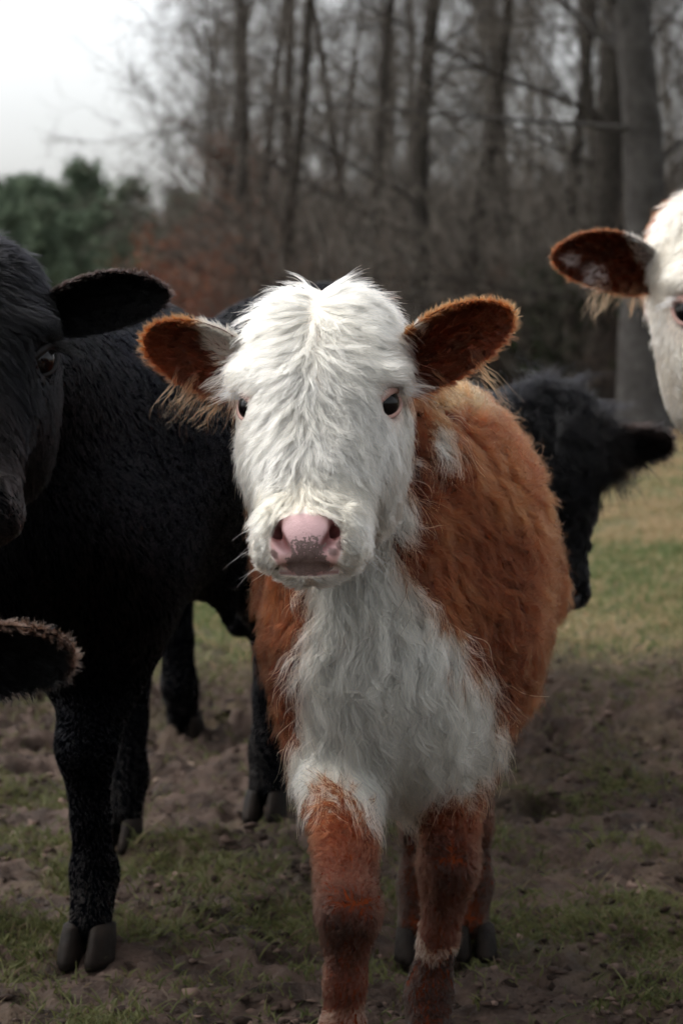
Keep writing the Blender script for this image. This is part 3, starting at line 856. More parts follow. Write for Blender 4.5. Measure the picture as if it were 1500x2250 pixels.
def leaf_bits(name, label, n, y0, y1, size, cols, seed, lift=.006, spread=.16):
    r = np.random.default_rng(seed); y = np.exp(r.uniform(math.log(y0), math.log(y1), n)); x = r.uniform(-1, 1, n) * (spread * y + .2)
    z = ground_z(x, y) + lift; V, F, K = [], [], []
    for i in range(n):
        a = r.uniform(0, 6.283); L = r.uniform(*size); w = L * r.uniform(.25, .5); tilt = r.normal(0, .35); c, s_ = math.cos(a), math.sin(a); o = len(V)
        for (dx, dy, dz) in ((-.5, 0, 0), (-.1, -.5, .12), (.5, 0, .1), (-.1, .5, .12), (.02, 0, .0)):
            px, py = dx * L, dy * w; V.append((x[i] + px * c - py * s_, y[i] + px * s_ + py * c, z[i] + dz * L * .6 + px * math.sin(tilt) * .6))
        F += [(o, o + 1, o + 4), (o + 1, o + 2, o + 4), (o + 2, o + 3, o + 4), (o + 3, o, o + 4)]
        k = np.array(cols[r.integers(len(cols))]) * r.uniform(.7, 1.3); K += [k] * 5
    ob = mesh_obj(name, V, np.array(F), M_LEAF, None, np.array(K), smooth=False)
    tag(ob, label, "leaves", kind="stuff"); return ob
leaf_bits("fallen_leaves", "small dry fallen leaves and wood chips scattered on the mud", 900, 2.3, 7.5, (.010, .034), [(.06, .04, .028), (.035, .022, .016), (.16, .12, .09), (.03, .02, .014)], 4)
leaf_bits("leaf_litter", "brown leaf litter on the woodland floor under the trees", 9000, 23, 60, (.06, .16), [(.12, .06, .04), (.16, .09, .055), (.09, .05, .035), (.20, .13, .08)], 6, .01, .17)

def mud_clods():
    """Crumbs of trodden mud, half sunk."""
    r = np.random.default_rng(19); n = 22000; y = np.exp(r.uniform(math.log(2.3), math.log(7.4), n)); x = r.uniform(-1, 1, n) * (.16 * y + .15)
    p = np.stack([x, y, 0 * x], 1); k = r.random(n) < np.clip(.35 + .8 * vnoise(p, 3.1, 41), .08, 1); x, y, p = x[k], y[k], p[k]; n = len(x)
    base = np.array([(1, 0, 0), (0, 1, 0), (-1, 0, 0), (0, -1, 0), (.6, .6, .55), (-.6, .6, .6), (-.6, -.6, .5), (.6, -.6, .62), (0, 0, .95), (0, 0, -.6)])
    F0 = np.array([(0, 4, 7), (0, 1, 4), (1, 5, 4), (1, 2, 5), (2, 6, 5), (2, 3, 6), (3, 7, 6), (3, 0, 7), (4, 5, 8), (5, 6, 8), (6, 7, 8), (7, 4, 8), (0, 9, 1), (1, 9, 2), (2, 9, 3), (3, 9, 0)])
    s_ = r.uniform(.2, 1, n) ** 3.0 * .014 + .0022; a = r.uniform(0, 6.283, n); B = base[None] * r.uniform(.4, 1.5, (n, 10, 3)) * np.stack([s_, s_ * r.uniform(.6, 1, n), s_ * r.uniform(.35, .8, n)], 1)[:, None]
    ca, sa = np.cos(a)[:, None], np.sin(a)[:, None]; V = np.stack([B[..., 0] * ca - B[..., 1] * sa, B[..., 0] * sa + B[..., 1] * ca, B[..., 2]], -1) + np.stack([x, y, ground_z(x, y) - s_ * .15], 1)[:, None]
    F = (F0[None] + (np.arange(n) * 10)[:, None, None]).reshape(-1, 3)
    K = lerp((.016, .0100, .0072), (.13, .088, .070), r.random(n) ** 2); m = attr_material("mud_crumb", .9, .12)
    o = mesh_obj("mud_clods", V.reshape(-1, 3), F, m, None, np.repeat(K, 10, 0), smooth=False); tag(o, "crumbs and clods of trodden mud on the pasture", "mud", kind="stuff")
mud_clods()

def straw():
    r = np.random.default_rng(8); n = 80; y = np.exp(r.uniform(math.log(2.4), math.log(6.5), n)); x = r.uniform(-1, 1, n) * (.16 * y + .1); z = ground_z(x, y) + .006
    a = r.uniform(0, 6.283, n); L = r.uniform(.02, .085, n); t = np.linspace(-.5, .5, 5)[None, :, None]
    D = np.stack([np.cos(a), np.sin(a), r.normal(0, .12, n)], 1); S_ = np.stack([-np.sin(a), np.cos(a), .3 + 0 * a], 1)
    X = np.stack([x, y, z], 1)[:, None] + D[:, None] * L[:, None, None] * t + S_[:, None] * (r.normal(0, .25, n) * L)[:, None, None] * (.25 - t * t)
    o = curves_obj("straw", X, np.full((n, 5), .0009), lerp((.05, .034, .022), (.13, .095, .06), r.random(n) ** 2), M_GRASS)
    tag(o, "loose straw and thin stalks lying on the mud", "straw", kind="stuff")
straw()

# ================================================================== TREES
def bark_material(name, c0, c1, scale=14):
    m, nt, out = new_mat(name); b = principled(nt, out, .92, .1)
    n = noise_node(nt, scale, 8, .7); r = ramp(nt, n.outputs[0], [(.3, c0), (.7, c1)])
    nt.links.new(r.outputs[0], b.inputs["Base Color"]); bump(nt, n.outputs[0], .9, .06, b); return m
M_BARK = bark_material("dark_bark", (.014, .0125, .011), (.055, .048, .040))
M_BARKG = bark_material("grey_bark", (.026, .024, .022), (.082, .077, .072), 5)

def tubes(lines, sides):
    V, F = [], []
    for pts, rs in lines:
        pts = np.asarray(pts); n = len(pts); o = len(V)
        tan = np.gradient(pts, axis=0); tan = nrm(tan)
        ref = np.array([1, 0, 0]) if abs(tan[0][0]) < .8 else np.array([0, 1, 0])
        for i in range(n):
            a = np.cross(tan[i], ref); a /= np.linalg.norm(a) + 1e-9; b = np.cross(tan[i], a)
            for j in range(sides):
                t = 2 * math.pi * j / sides; V.append(pts[i] + (a * math.cos(t) + b * math.sin(t)) * rs[i])
        for i in range(n - 1):
            for j in range(sides):
                q = o + i * sides; F.append((q + j, q + (j + 1) % sides, q + sides + (j + 1) % sides, q + sides + j))
    return np.array(V), np.array(F)

def grow_tree(seed, H, r0, low=.12, nl=20, spread=.38, lean=.0, droop=.0, twig=1.0):
    """Trunk and limbs as lists of polylines, twigs as one array of strands."""
    r = np.random.default_rng(seed); limbs, twigs = [], []
    def poly(p, d, L, n, wob, up):
        pts = [p]; dd = d / np.linalg.norm(d)
        for _ in range(n):
            dd = dd + r.normal(0, wob, 3) + np.array([0, 0, up]); dd /= np.linalg.norm(dd); p = p + dd * (L / n); pts.append(p)
        return np.array(pts)
    tp = poly(np.zeros(3), np.array([lean, 0, 1.0]), H, 14, .035, .01); hs_ = np.linspace(0, 1, 15)
    tr = r0 * (1 - hs_ * .9) ** .9; tr[0] *= 1.35; tr[1] *= 1.06
    limbs.append((tp, tr))
    for k in range(nl):
        h = low + (1 - low) * (k + r.random()) / nl * .95; i = min(int(h * 14), 13); f = h * 14 - i
        p = tp[i] * (1 - f) + tp[i + 1] * f; a = r.uniform(0, 6.283); el_ = r.uniform(.25, 1.3) - droop * (1 - h)
        L = H * spread * (1.05 - .75 * h) * r.uniform(.55, 1.15); R = max(.010, r0 * .24 * (1 - h * .75) * r.uniform(.4, 1.1))
        d = np.array([math.cos(a), math.sin(a), el_]); lp = poly(p, d, L, 7, .10, .04); limbs.append((lp, R * np.linspace(1, .22, 8)))
        for _ in range(int(7 * twig)):
            j = r.integers(1, 8); q = lp[j]; d2 = (lp[min(j + 1, 7)] - lp[j - 1]); d2 = d2 / np.linalg.norm(d2) + r.normal(0, .65, 3); L2 = L * r.uniform(.18, .5)
            sp = poly(q, d2, L2, 4, .2, .04); limbs.append((sp, max(.006, R * .30) * np.linspace(1, .3, 5))) if L2 > .9 else twigs.append((sp, max(.005, R * .26)))
            for _ in range(int(11 * twig)):
                m_ = r.integers(0, 5); d3 = (sp[min(m_ + 1, 4)] - sp[max(m_ - 1, 0)]); d3 = d3 / (np.linalg.norm(d3) + 1e-6) + r.normal(0, .75, 3)
                tw = poly(sp[m_], d3, r.uniform(.25, .8), 4, .22, .03); twigs.append((tw, r.uniform(.0022, .0048)))
                if r.random() < .7:
                    tw2 = poly(tw[2], (tw[3] - tw[1]) + r.normal(0, .25, 3), r.uniform(.12, .4), 4, .2, .02); twigs.append((tw2, r.uniform(.0016, .003)))
    T = np.array([t[0] for t in twigs]); TR = np.array([t[1] for t in twigs])[:, None] * np.linspace(1, .4, 5)[None]
    return limbs, T, TR, r

def tree_template(seed, mat, twig_col, leaves=None, **kw):
    limbs, T, TR, r = grow_tree(seed, **kw)
    V, F = tubes(limbs[:1], 12); V2, F2 = tubes(limbs[1:], 5)
    tm = mesh_obj("trunk", np.concatenate([V, V2]), np.concatenate([F, F2 + len(V)]), mat)
    K = lerp(twig_col[0], twig_col[1], r.random(len(T)))
    cm = curves_obj("crown", T, TR, K, M_TWIG)
    lm = None
    if leaves:
        n, size, cols = leaves; idx = r.integers(0, len(T), n); P = T[idx, r.integers(1, 5, n)] + r.normal(0, .05, (n, 3))
        lm = leaf_cloud("leaf_cluster", P, size, cols, r)
    out = [x for x in (tm, cm, lm) if x]
    for x in out: C.objects.unlink(x)
    return out

def leaf_cloud(name, P, size, cols, r):
    n = len(P); A = nrm(r.normal(0, 1, (n, 3))); B = nrm(np.cross(A, r.normal(0, 1, (n, 3)))); s_ = r.uniform(size[0], size[1], (n, 1))
    V = np.stack([P - A * s_, P + B * s_ * .45, P + A * s_, P - B * s_ * .45], 1).reshape(-1, 3)
    F = np.arange(n * 4).reshape(n, 4); K = np.array(cols)[r.integers(0, len(cols), n)] * r.uniform(.6, 1.35, (n, 1))
    return mesh_obj(name, V, F, M_LEAF, None, np.repeat(K, 4, 0), smooth=False)

def plant(tmpl, name, label, cat, x, y, s=1.0, rz=0.0, group=None, sz=None):
    z = float(ground_z(np.array([x]), np.array([y]))[0]) - .05
    root = empty(name, (x, y, z)); root.rotation_euler = (0, 0, rz); root.scale = (s, s, sz or s)
    tag(root, label, cat, group)
    for t in tmpl:
        c = t.copy(); C.objects.link(c); c.parent = root
    return root

GREYT = ((.080, .071, .060), (.17, .152, .130)); DARKT = ((.055, .048, .040), (.13, .115, .097)); RUST = [(.16, .045, .022), (.20, .075, .035), (.11, .035, .02)]
T_OAK = tree_template(101, M_BARK, DARKT, H=15, r0=.21, low=.07, nl=30, twig=1.3, spread=.36, droop=.25)
T_OAK2 = tree_template(107, M_BARK, DARKT, H=14, r0=.17, low=.08, nl=30, twig=1.3, spread=.34, droop=.2)
T_GREY = tree_template(113, M_BARKG, GREYT, H=16, r0=.27, low=.16, nl=24, spread=.34, droop=.2)
T_SLIM = tree_template(127, M_BARK, GREYT, H=12, r0=.10, low=.10, nl=28, spread=.26)
T_SLIM2 = tree_template(131, M_BARK, GREYT, H=13, r0=.13, low=.08, nl=30, spread=.32)
T_RUST = tree_template(137, M_BARK, GREYT, (2600, (.03, .065), RUST), H=5.5, r0=.06, low=.05, nl=24, spread=.42)

def shrub_template(seed, H, n, col, leaves=None):
    r = np.random.default_rng(seed); st, tw = [], []
    for k in range(n):
        a = r.uniform(0, 6.283); d = np.array([math.cos(a) * r.uniform(.05, .7), math.sin(a) * r.uniform(.05, .7), 1.0]); p = np.array([r.normal(0, .25), r.normal(0, .25), 0.0]); L = H * r.uniform(.6, 1.1); pts = [p]
        d /= np.linalg.norm(d)
        for _ in range(6): d = d + r.normal(0, .12, 3) + [0, 0, .02]; d /= np.linalg.norm(d); p = p + d * L / 6; pts.append(p)
        pts = np.array(pts); st.append((pts, r.uniform(.010, .022) * np.linspace(1, .25, 7)))
        for _ in range(26):
            j = r.integers(1, 7); q = pts[j]; dd = (pts[j] - pts[j - 1]); dd = dd / np.linalg.norm(dd) + r.normal(0, .6, 3); dd /= np.linalg.norm(dd); l = r.uniform(.2, .9); t_ = [q]
            for _ in range(4): dd = dd + r.normal(0, .2, 3); dd /= np.linalg.norm(dd); q = q + dd * l / 4; t_.append(q)
            tw.append((np.array(t_), r.uniform(.002, .005)))
    V, F = tubes(st, 5); tm = mesh_obj("stem", V, F, M_BARK)
    T = np.array([t[0] for t in tw]); TR = np.array([t[1] for t in tw])[:, None] * np.linspace(1, .4, 5)[None]
    cm = curves_obj("twigs", T, TR, lerp(col[0], col[1], r.random(len(T))), M_TWIG); out = [tm, cm]
    if leaves:
        nL, size, cols = leaves; P = T[r.integers(0, len(T), nL), r.integers(1, 5, nL)] + r.normal(0, .06, (nL, 3)); out.append(leaf_cloud("foliage", P, size, cols, r))
    for x in out: C.objects.unlink(x)
    return out
T_BUSH = shrub_template(201, 3.4, 26, GREYT)
T_BUSH2 = shrub_template(205, 2.6, 24, ((.06, .045, .036), (.12, .09, .07)))
T_RBUSH = shrub_template(211, 2.6, 20, GREYT, (2600, (.03, .06), RUST))
T_GBUSH = shrub_template(215, 2.2, 18, DARKT, (5200, (.04, .09), [(.018, .030, .012), (.028, .040, .016), (.014, .022, .010)]))

def xat(u, Y): return (u - 750) / FPX * Y
named = [
    (T_GREY, 1418, 26.0, .95, 3.3, "thick grey trunked tree with a lichened foot at the pasture's edge"),
    (T_OAK, 1300, 29.0, .95, 1.9, "dark trunked tree just behind the thick grey one"),
    (T_OAK, 905, 31.0, .72, 2.3, "straight dark tree rising above the white-faced calf's raised ear"),
    (T_SLIM2, 1005, 33.0, .95, 4.4, "slim pale-limbed tree beside the straight dark tree"),
    (T_OAK2, 790, 36.0, .70, .8, "leaning bare tree with long arching branches above the calf's head"),
    (T_OAK2, 1130, 37.0, .85, 3.5, "bare tree with a forked low branch in the middle of the wood"),
    (T_SLIM, 545, 47.0, 1.1, 1.2, "tall thin bare tree standing over the rust-leaved saplings"),
    (T_SLIM2, 455, 52.0, .95, 5.0, "bare tree at the wood's open edge, its twigs against white sky"),
    (T_SLIM, 420, 60.0, 1.0, 3.0, "slender bare tree nearest the pines"),
    (T_OAK2, 640, 43.0, .85, 5.6, "bare tree with a long mossy limb reaching over the pasture"),
    (T_OAK2, 520, 41.0, .8, 2.2, "bare tree at the wood's end, twigs spread over the open sky"),
    (T_SLIM2, 600, 37.0, .9, 3.9, "slim bare tree between the rust-leaved saplings and the leaning tree"),
    (T_SLIM, 1215, 30.0, .9, 2.8, "thin dark sapling between the two thick trunks"),
    (T_OAK2, 1520, 31.0, 1.0, 1.0, "dark tree at the picture's edge above the red cow"),
]
for tm, u, Y, s_, rz, lab in named: plant(tm, "bare_tree", lab, "tree", xat(u, Y), Y, s_, rz)
r = np.random.default_rng(55)
for k in range(28):
    Y = 36 + 60 * (k + .5) / 28; u = r.uniform(480 + max(0, 60 - Y) * 3, 1680); tm = [T_OAK2, T_SLIM, T_SLIM2, T_SLIM, T_SLIM2][k % 5]
    plant(tm, "bare_tree", "bare grey-brown tree deep in the tangle of the wood", "tree", xat(u, Y), Y, r.uniform(.75, 1.15), r.uniform(0, 6.28), "bare trees in the wood")
for k in range(40):
    Y = r.uniform(27, 52); u = r.uniform(620, 1640); tm = [T_BUSH, T_BUSH2][k % 2]
    plant(tm, "bare_shrub", "leafless twiggy shrub in the undergrowth below the trees", "shrub", xat(u, Y), Y, r.uniform(.8, 1.25), r.uniform(0, 6.28), "leafless undergrowth shrubs")
for k, (u, Y, s_) in enumerate([(360, 44, 1.0), (430, 40, 1.1), (520, 42, 1.05), (330, 52, 1.0), (600, 45, .9), (480, 50, 1.2), (560, 38, .9), (400, 56, 1.3), (700, 46, .8), (1090, 35, .8), (880, 48, .8)]):
    s_ *= .88
    plant(T_RBUSH, "rust_leaved_shrub", "low shrub still holding rust-red winter leaves", "shrub", xat(u, Y), Y, s_, k * 1.3, "rust-leaved shrubs at the wood's edge")
for k, (u, Y, s_) in enumerate([(550, 48, 1.1), (500, 55, 1.2), (590, 52, 1.0)]):
    s_ *= .8
    plant(T_RUST, "rust_leaved_sapling", "slim sapling with rust-red leaves on its lower branches", "tree", xat(u, Y), Y, s_, k * 2.1, "rust-leaved saplings at the wood's edge")
for k, (u, Y, s_) in enumerate([(1240, 29.5, .75), (1290, 31, .85), (1340, 30, .7), (1500, 27, .6), (1180, 33, .8), (1080, 36, .8), (240, 70, 1.2), (150, 66, 1.1), (60, 72, 1.2), (1490, 32, .9)]):
    plant(T_GBUSH, "evergreen_shrub", "dark green leafy evergreen shrub under the trees", "shrub", xat(u, Y), Y, s_, k * 1.7, "evergreen shrubs in the undergrowth")

def far_wood():
    """Bare brushwood deep in the wood that reads as one grey mass."""
    r = np.random.default_rng(77); n = 60000
    Y = r.uniform(48, 120, n); u = r.uniform(430, 1750, n) + (Y < 70) * r.uniform(0, 150, n); x = (u - 750) / FPX * Y
    z0 = ground_z(x, Y); h = r.uniform(0, 1, n) ** 1.5 * 3.2; L = r.uniform(.6, 2.2, n)
    D = nrm(np.stack([r.normal(0, .5, n), r.normal(0, .5, n), r.uniform(.1, 1.2, n)], 1)); t = np.linspace(0, 1, 4)[None, :, None]
    X = np.stack([x, Y, z0 + h], 1)[:, None] + D[:, None] * L[:, None, None] * t + (r.normal(0, .25, (n, 3)) * L[:, None])[:, None] * t * t
    R = r.uniform(.006, .016, n)[:, None] * np.array([1, .8, .6, .4])[None]
    o = curves_obj("brushwood", X, R, lerp((.075, .065, .055), (.17, .147, .125), r.random(n)), M_TWIG)
    tag(o, "grey mass of bare brushwood deep inside the wood", "brushwood", kind="stuff")
far_wood()

def pine_template(seed, H):
    r = np.random.default_rng(seed); tp = np.stack([r.normal(0, .05, 9).cumsum(), r.normal(0, .05, 9).cumsum(), np.linspace(0, H, 9)], 1)
    V, F = tubes([(tp, np.linspace(.22, .05, 9))], 7); tm = mesh_obj("trunk", V, F, M_BARK)
    P = []
    for k in range(60):
        h = r.uniform(.18, 1.0); L = H * .24 * (1.12 - h) ** .65 * r.uniform(.6, 1.15); a = r.uniform(0, 6.283)
        for j in range(22):
            f = r.uniform(.2, 1); P.append(np.array([math.cos(a) * L * f, math.sin(a) * L * f, h * H + L * f * r.uniform(-.1, .35)]) + r.normal(0, .35, 3))
    P = np.array(P); P = np.repeat(P, 5, 0) + r.normal(0, .22, (len(P) * 5, 3))
    lm = leaf_cloud("crown", P, (.12, .30), [(.090, .122, .080), (.120, .155, .100), (.066, .092, .062)], r)
    for x in (tm, lm): C.objects.unlink(x)
    return [tm, lm]
T_PINE = [pine_template(301, 13), pine_template(305, 11.5)]
pines = [(-60, 132, 1.0), (28, 140, 1.02), (80, 128, .84), (130, 138, .98), (188, 142, 1.0), (235, 133, .88), (290, 144, .92), (340, 150, .86), (395, 148, .82), (-5, 120, .80), (60, 150, .96), (160, 122, .74), (210, 152, .95), (270, 124, .66), (430, 155, .80), (-120, 128, 1.0), (105, 115, .66), (330, 128, .6), (20, 112, .62), (470, 150, .7), (520, 152, .7)]
for k, (u, Y, s_) in enumerate(pines):
    s_ *= .87
    plant(T_PINE[k % 2], "pine_tree", "dark green pine in the far stand beyond the pasture", "tree", xat(u, Y), Y, s_, k * 1.1, "pines of the far stand")

# ================================================================== CATTLE
WHITE = np.array([.81, .675, .48]); CREAM = np.array([.70, .46, .25]); RUSSET = np.array([.116, .0250, .0080]); TAN = np.array([.22, .066, .018]); UMBER = np.array([.030, .013, .008]); BLACK = np.array([.0012, .0014, .0022])  # BLACK leans blue: the sky's sheen is put into the coat colour

# ---------------------------------------------------------------- the white-faced calf in front
def calf():
    h = .84
    Mh = head_matrix(W(701, 890, 2.80), 1.0, yaw=-6.5, pitch=0, roll=-1.5)
    front, rear = (.055, 3.06), (.155, 3.62)
    ax = nrm(np.array([rear[0] - front[0], rear[1] - front[1]]))
    kl, kr = W(766, 2000, 2.80), W(985, 1900, 3.0)
    fl_, fr_ = (float(W(752, 2300, 2.80)[0]), 2.80), (float(W(943, 2200, 3.0)[0]), 3.0)
    hr_, hl_ = (float(W(1034, 2090, 3.66)[0]), 3.64), (.115, 3.62)
    legs = [front_leg(fl_, (float(W(735, 1600, 2.98)[0]), 2.98), h, kl, .84), front_leg(fr_, (float(W(1010, 1600, 3.05)[0]), 3.05), h, kr, .84),
            hind_leg(hr_, (.222, 3.60), h, ax, .86), hind_leg(hl_, (.105, 3.60), h, ax, .86)]
    ex = [('e', W(860, 1480, 3.03), (.120, .115, .165), 0.0, .06), ('c', W(770, 1180, 2.98), W(830, 1420, 2.99), .095, .10, .06),
          ('e', W(1075, 1310, 3.14), (.070, .13, .165), -.2, .06), ('e', W(735, 1400, 3.14), (.075, .12, .16), .1, .06)]
    prims = body_prims(front, rear, .845, .435, .150, h, tuple(W(745, 860, 2.96)), .090, legs, ex)
    BIB = [(680, 1180), (668, 1330), (660, 1500), (645, 1640), (660, 1716), (720, 1728), (785, 1760), (845, 1840), (895, 1790), (945, 1700), (1000, 1712), (1068, 1670), (1112, 1580), (1084, 1500), (1035, 1420), (985, 1350), (915, 1300), (882, 1230), (878, 1150), (892, 1040), (885, 960), (860, 800), (660, 800)]
    SPOT = [(925, 885), (985, 915), (1008, 950), (985, 972), (935, 975)]
    def pattern(p, jit):
        uv = UV(p) + np.stack([vnoise(p, 18, 61) + .6 * vnoise(p, 55, 63), vnoise(p, 18, 62) + .9 * vnoise(p, 50, 64)], 1) * 24 * jit
        front_ = p[:, 1] < 3.13 + .0 * uv[:, 0]
        w = inpoly(uv, BIB) & front_ ; w |= inpoly(uv, SPOT) & (p[:, 1] < 3.25)
        return w, uv
    def coat(p):
        w, uv = pattern(p, 1); n = (vnoise(p, 9, 64) * .5 + .5)[:, None]
        k = lerp(RUSSET * .55, RUSSET * .9, n[:, 0]); k[w] = np.array([.55, .46, .42])
        return k
    def leg_zone(p): return sstep(.36, .28, p[:, 2])
    def coat_hair(p):
        w, uv = pattern(p, 1); a = vnoise(p, 7, 65) * .5 + .5; b = vnoise(p, 28, 66) * .5 + .5
        k = lerp(RUSSET * .55, RUSSET * 1.45, a); k = lerp(k, TAN, .5 * sstep(.4, .9, b) * sstep(.45, .8, p[:, 2])); k = lerp(k, RUSSET * .35, .6 * sstep(.15, .7, vnoise(p, 13, 70)))
        k = lerp(k, (.046, .0215, .0140), .8 * leg_zone(p))
        # a sandy crest behind the ear
        d = np.hypot((uv[:, 0] - 985) / 75, (uv[:, 1] - 858) / 45); k = lerp(k, (.36, .17, .065), sstep(1.1, .5, d) * .8)
        wh = lerp(WHITE * [1.08, 1.04, .96], WHITE * [1.02, .94, .80], b); wh = lerp(wh, (.62, .47, .32), .30 * sstep(.5, .9, a))
        k = np.where(w[:, None], wh, k)
        # worn dark knees, a pale band and a muddy pastern
        for (cu, cv, ru, rv, ymx) in ((752, 2015, 62, 85, 2.9), (985, 1895, 55, 55, 3.1)):
            e = np.hypot((uv[:, 0] - cu) / ru, (uv[:, 1] - cv) / rv) + vnoise(p, 40, 67) * .25
            k = lerp(k, (.020, .0115, .0085), sstep(1.5, .2, e) * .75 * (p[:, 1] < ymx))
        rl = (np.abs(uv[:, 0] - 945) < 90) & (p[:, 1] > 2.9) & (p[:, 1] < 3.15)
        jv = uv[:, 1] + vnoise(p, 45, 68) * 28
        k = np.where((rl & (jv > 2062))[:, None], (.30, .20, .13), k); k = np.where((rl & (jv > 2105))[:, None], (.018, .012, .0095), k)
        k = lerp(k, (.020, .013, .0095), np.where(p[:, 1] > 3.4, sstep(.21, .14, p[:, 2] + vnoise(p, 30, 69) * .03), 0))
        k = lerp(k, (.22, .14, .095), np.where((p[:, 1] < 2.9) & (uv[:, 1] > 2215), .7, 0))
        return k
    def bfur(P, N):
        w, uv = pattern(P, .5); sx = np.sign(P[:, 0] - .06)
        D = np.stack([sx * .18 + vnoise(P, 6, 71) * .35, .30 + vnoise(P, 5, 72) * .25 + 0 * sx, -.9 + 0 * sx], 1)
        back = (N[:, 2] > .35); D[back] = D[back] * [1, 1, .3] + [0, .7, 0]
        D = np.where(w[:, None], np.stack([vnoise(P, 7, 73) * .55 + sx * .10, 0 * sx - .1, -1 + 0 * sx], 1), D)
        L = np.where(w, .046, .034) + .0 * sx; leg = sstep(.42, .33, P[:, 2]); L = lerp1(L, .014, leg * (~w)); L = lerp1(L, .009, sstep(.24, .16, P[:, 2]))
        L = np.where(w & (P[:, 2] < .44), .044, L)
        lf = np.where(w, lerp1(.15, .46, sstep(.38, .48, P[:, 2])), .38); lf = lerp1(lf, .24, leg * (~w))
        return D.astype(np.float32), L, lf, np.where(w, .011, lerp1(.0095, .004, leg)), np.where(w, .22, .08)
    def brown_zone(p):
        # behind the white mask: crown sides, nape
        e = p[:, 1] - .088 + .056 * sstep(.062, .080, np.abs(p[:, 0])) + vnoise(p, 40, 81) * .010 - .012 * sstep(.085, .12, p[:, 2])
        return sstep(.0, .008, e) * sstep(-.005, .025, p[:, 2])
    def face(p, w):
        k = np.tile(np.array([.78, .70, .64]), (len(p), 1)); k = lerp(k, RUSSET * 1.2, brown_zone(p))
        k = lerp(k, (.60, .44, .41), sstep(.05, .025, np.linalg.norm(np.c_[np.abs(p[:, :1]), p[:, 1:]] - EYE_C, axis=1)) * .8)
        m = nose_mask(p); pink = lerp((.60, .38, .34), (.54, .31, .28), vnoise(p, 70, 82) * .5 + .5)
        # the pad between the nostrils is a cooler pink; its lower middle and the upper lip are freckled dark
        pad = sstep(.040, .028, np.abs(p[:, 0])) * sstep(-.168, -.155, p[:, 2]); pink = lerp(pink, (.56, .37, .38), pad * .8)
        k = lerp(k, pink, m)
        qn = np.c_[np.abs(p[:, :1]), p[:, 1:]].astype(np.float32); k = lerp(k, (.16, .055, .052), sstep(.0045, .0, nostril(qn)) * m)
        for (sxp, zz, rr_) in ((.040, -.146, .0050), (.038, -.151, .0055), (.042, -.136, .003), (.044, -.134, .0028), (-.037, -.158, .0042), (-.034, -.161, .0036), (.031, -.158, .0055)):
            e = np.hypot(p[:, 0] - sxp, p[:, 2] - zz) + vnoise(p, 200, 85) * .0012
            k = lerp(k, (.16, .10, .09), sstep(rr_ * 1.15, rr_ * .8, e) * (p[:, 1] < -.115) * .9)
        k = lerp(k, (.30, .16, .15), lip_mask(p) * sstep(-.178, -.181, p[:, 2]) * .9)
        # inside the nostrils
        return k
    def freckle(p):
        reg = sstep(-.122, -.152, p[:, 2]) * sstep(.038, .006, np.abs(p[:, 0] - .002)) * .88 + sstep(-.156, -.172, p[:, 2]) * sstep(.036, .018, np.abs(p[:, 0])) * .45 - .5 * sstep(-.1785, -.1815, p[:, 2])
        return reg * np.clip(nose_mask(p) + lip_mask(p), 0, 1)
    def face_hair(p, w):
        a = vnoise(p, 30, 86) * .5 + .5; b = vnoise(p, 90, 87) * .5 + .5
        k = lerp(WHITE, WHITE * [.97, .93, .86], a); k = lerp(k, CREAM, .45 * sstep(.45, .85, b) * lerp1(.5, 1, sstep(0, -.08, p[:, 2])))
        k = lerp(k, CREAM * [.95, .9, .82], .45 * sstep(-.05, -.085, p[:, 2]) * sstep(-.128, -.105, p[:, 2]) * sstep(.075, .05, np.abs(p[:, 0])))
        dirt = sstep(.035, .075, p[:, 1]) * sstep(.02, -.03, p[:, 2]) * (p[:, 0] > 0); k = lerp(k, (.13, .105, .080), dirt * (.25 + .6 * sstep(.25, .8, b)))
        k = lerp(k, RUSSET * [1.1, 1.05, 1.0], brown_zone(p))
        return k
    def ear_skin(info):
        k = np.tile(RUSSET * .45, (len(info), 1)); f = info[:, 2] == 0; k[f] = np.array([.17, .065, .04]); return k
    def ear_hair(white):
        def fn(si, ai, frt, rim, P):
            n = vnoise(P, 60, 91) * .5 + .5
            k = lerp(RUSSET * .75, RUSSET * 1.05, n); k = np.where(frt[:, None], lerp(UMBER * 1.15, RUSSET * .62, n), k)
            k = lerp(k, TAN * 1.0, rim * .75); k = lerp(k, RUSSET * .85, np.where(frt, sstep(.45, .8, si) * .5, 0))
            if white == 'patch':
                e = sstep(.60, .48, si + .20 * (.9 - ai) * (ai > -.1) + (ai < -.1) * 1.0 + vnoise(P, 80, 92) * .05); k = lerp(k, WHITE * [.96, .90, .80], e)
            elif white == 'nick':
                e = sstep(.030, .016, np.abs(si - .34)) * sstep(.5, .75, ai); k = lerp(k, WHITE * .95, e)
            return k
        return fn
    ears = [dict(shape=dict(base=(-.074, .060, .036), tip=(-.215, .050, .082), front=(-.18, -1, -.15), up_bulge=.010, width=.092), skin=ear_skin, hair=ear_hair('patch'), len=.016, fringe=170, tufts=11, flen=.032, fcol=(.16, .058, .020)),
            dict(shape=dict(base=(.076, .060, .034), tip=(.226, .042, .098), front=(.18, -1, -.15), up_bulge=.012, width=.092), skin=ear_skin, hair=ear_hair('nick'), len=.016, fringe=120, tufts=8, flen=.030, fcol=(.16, .058, .020))]
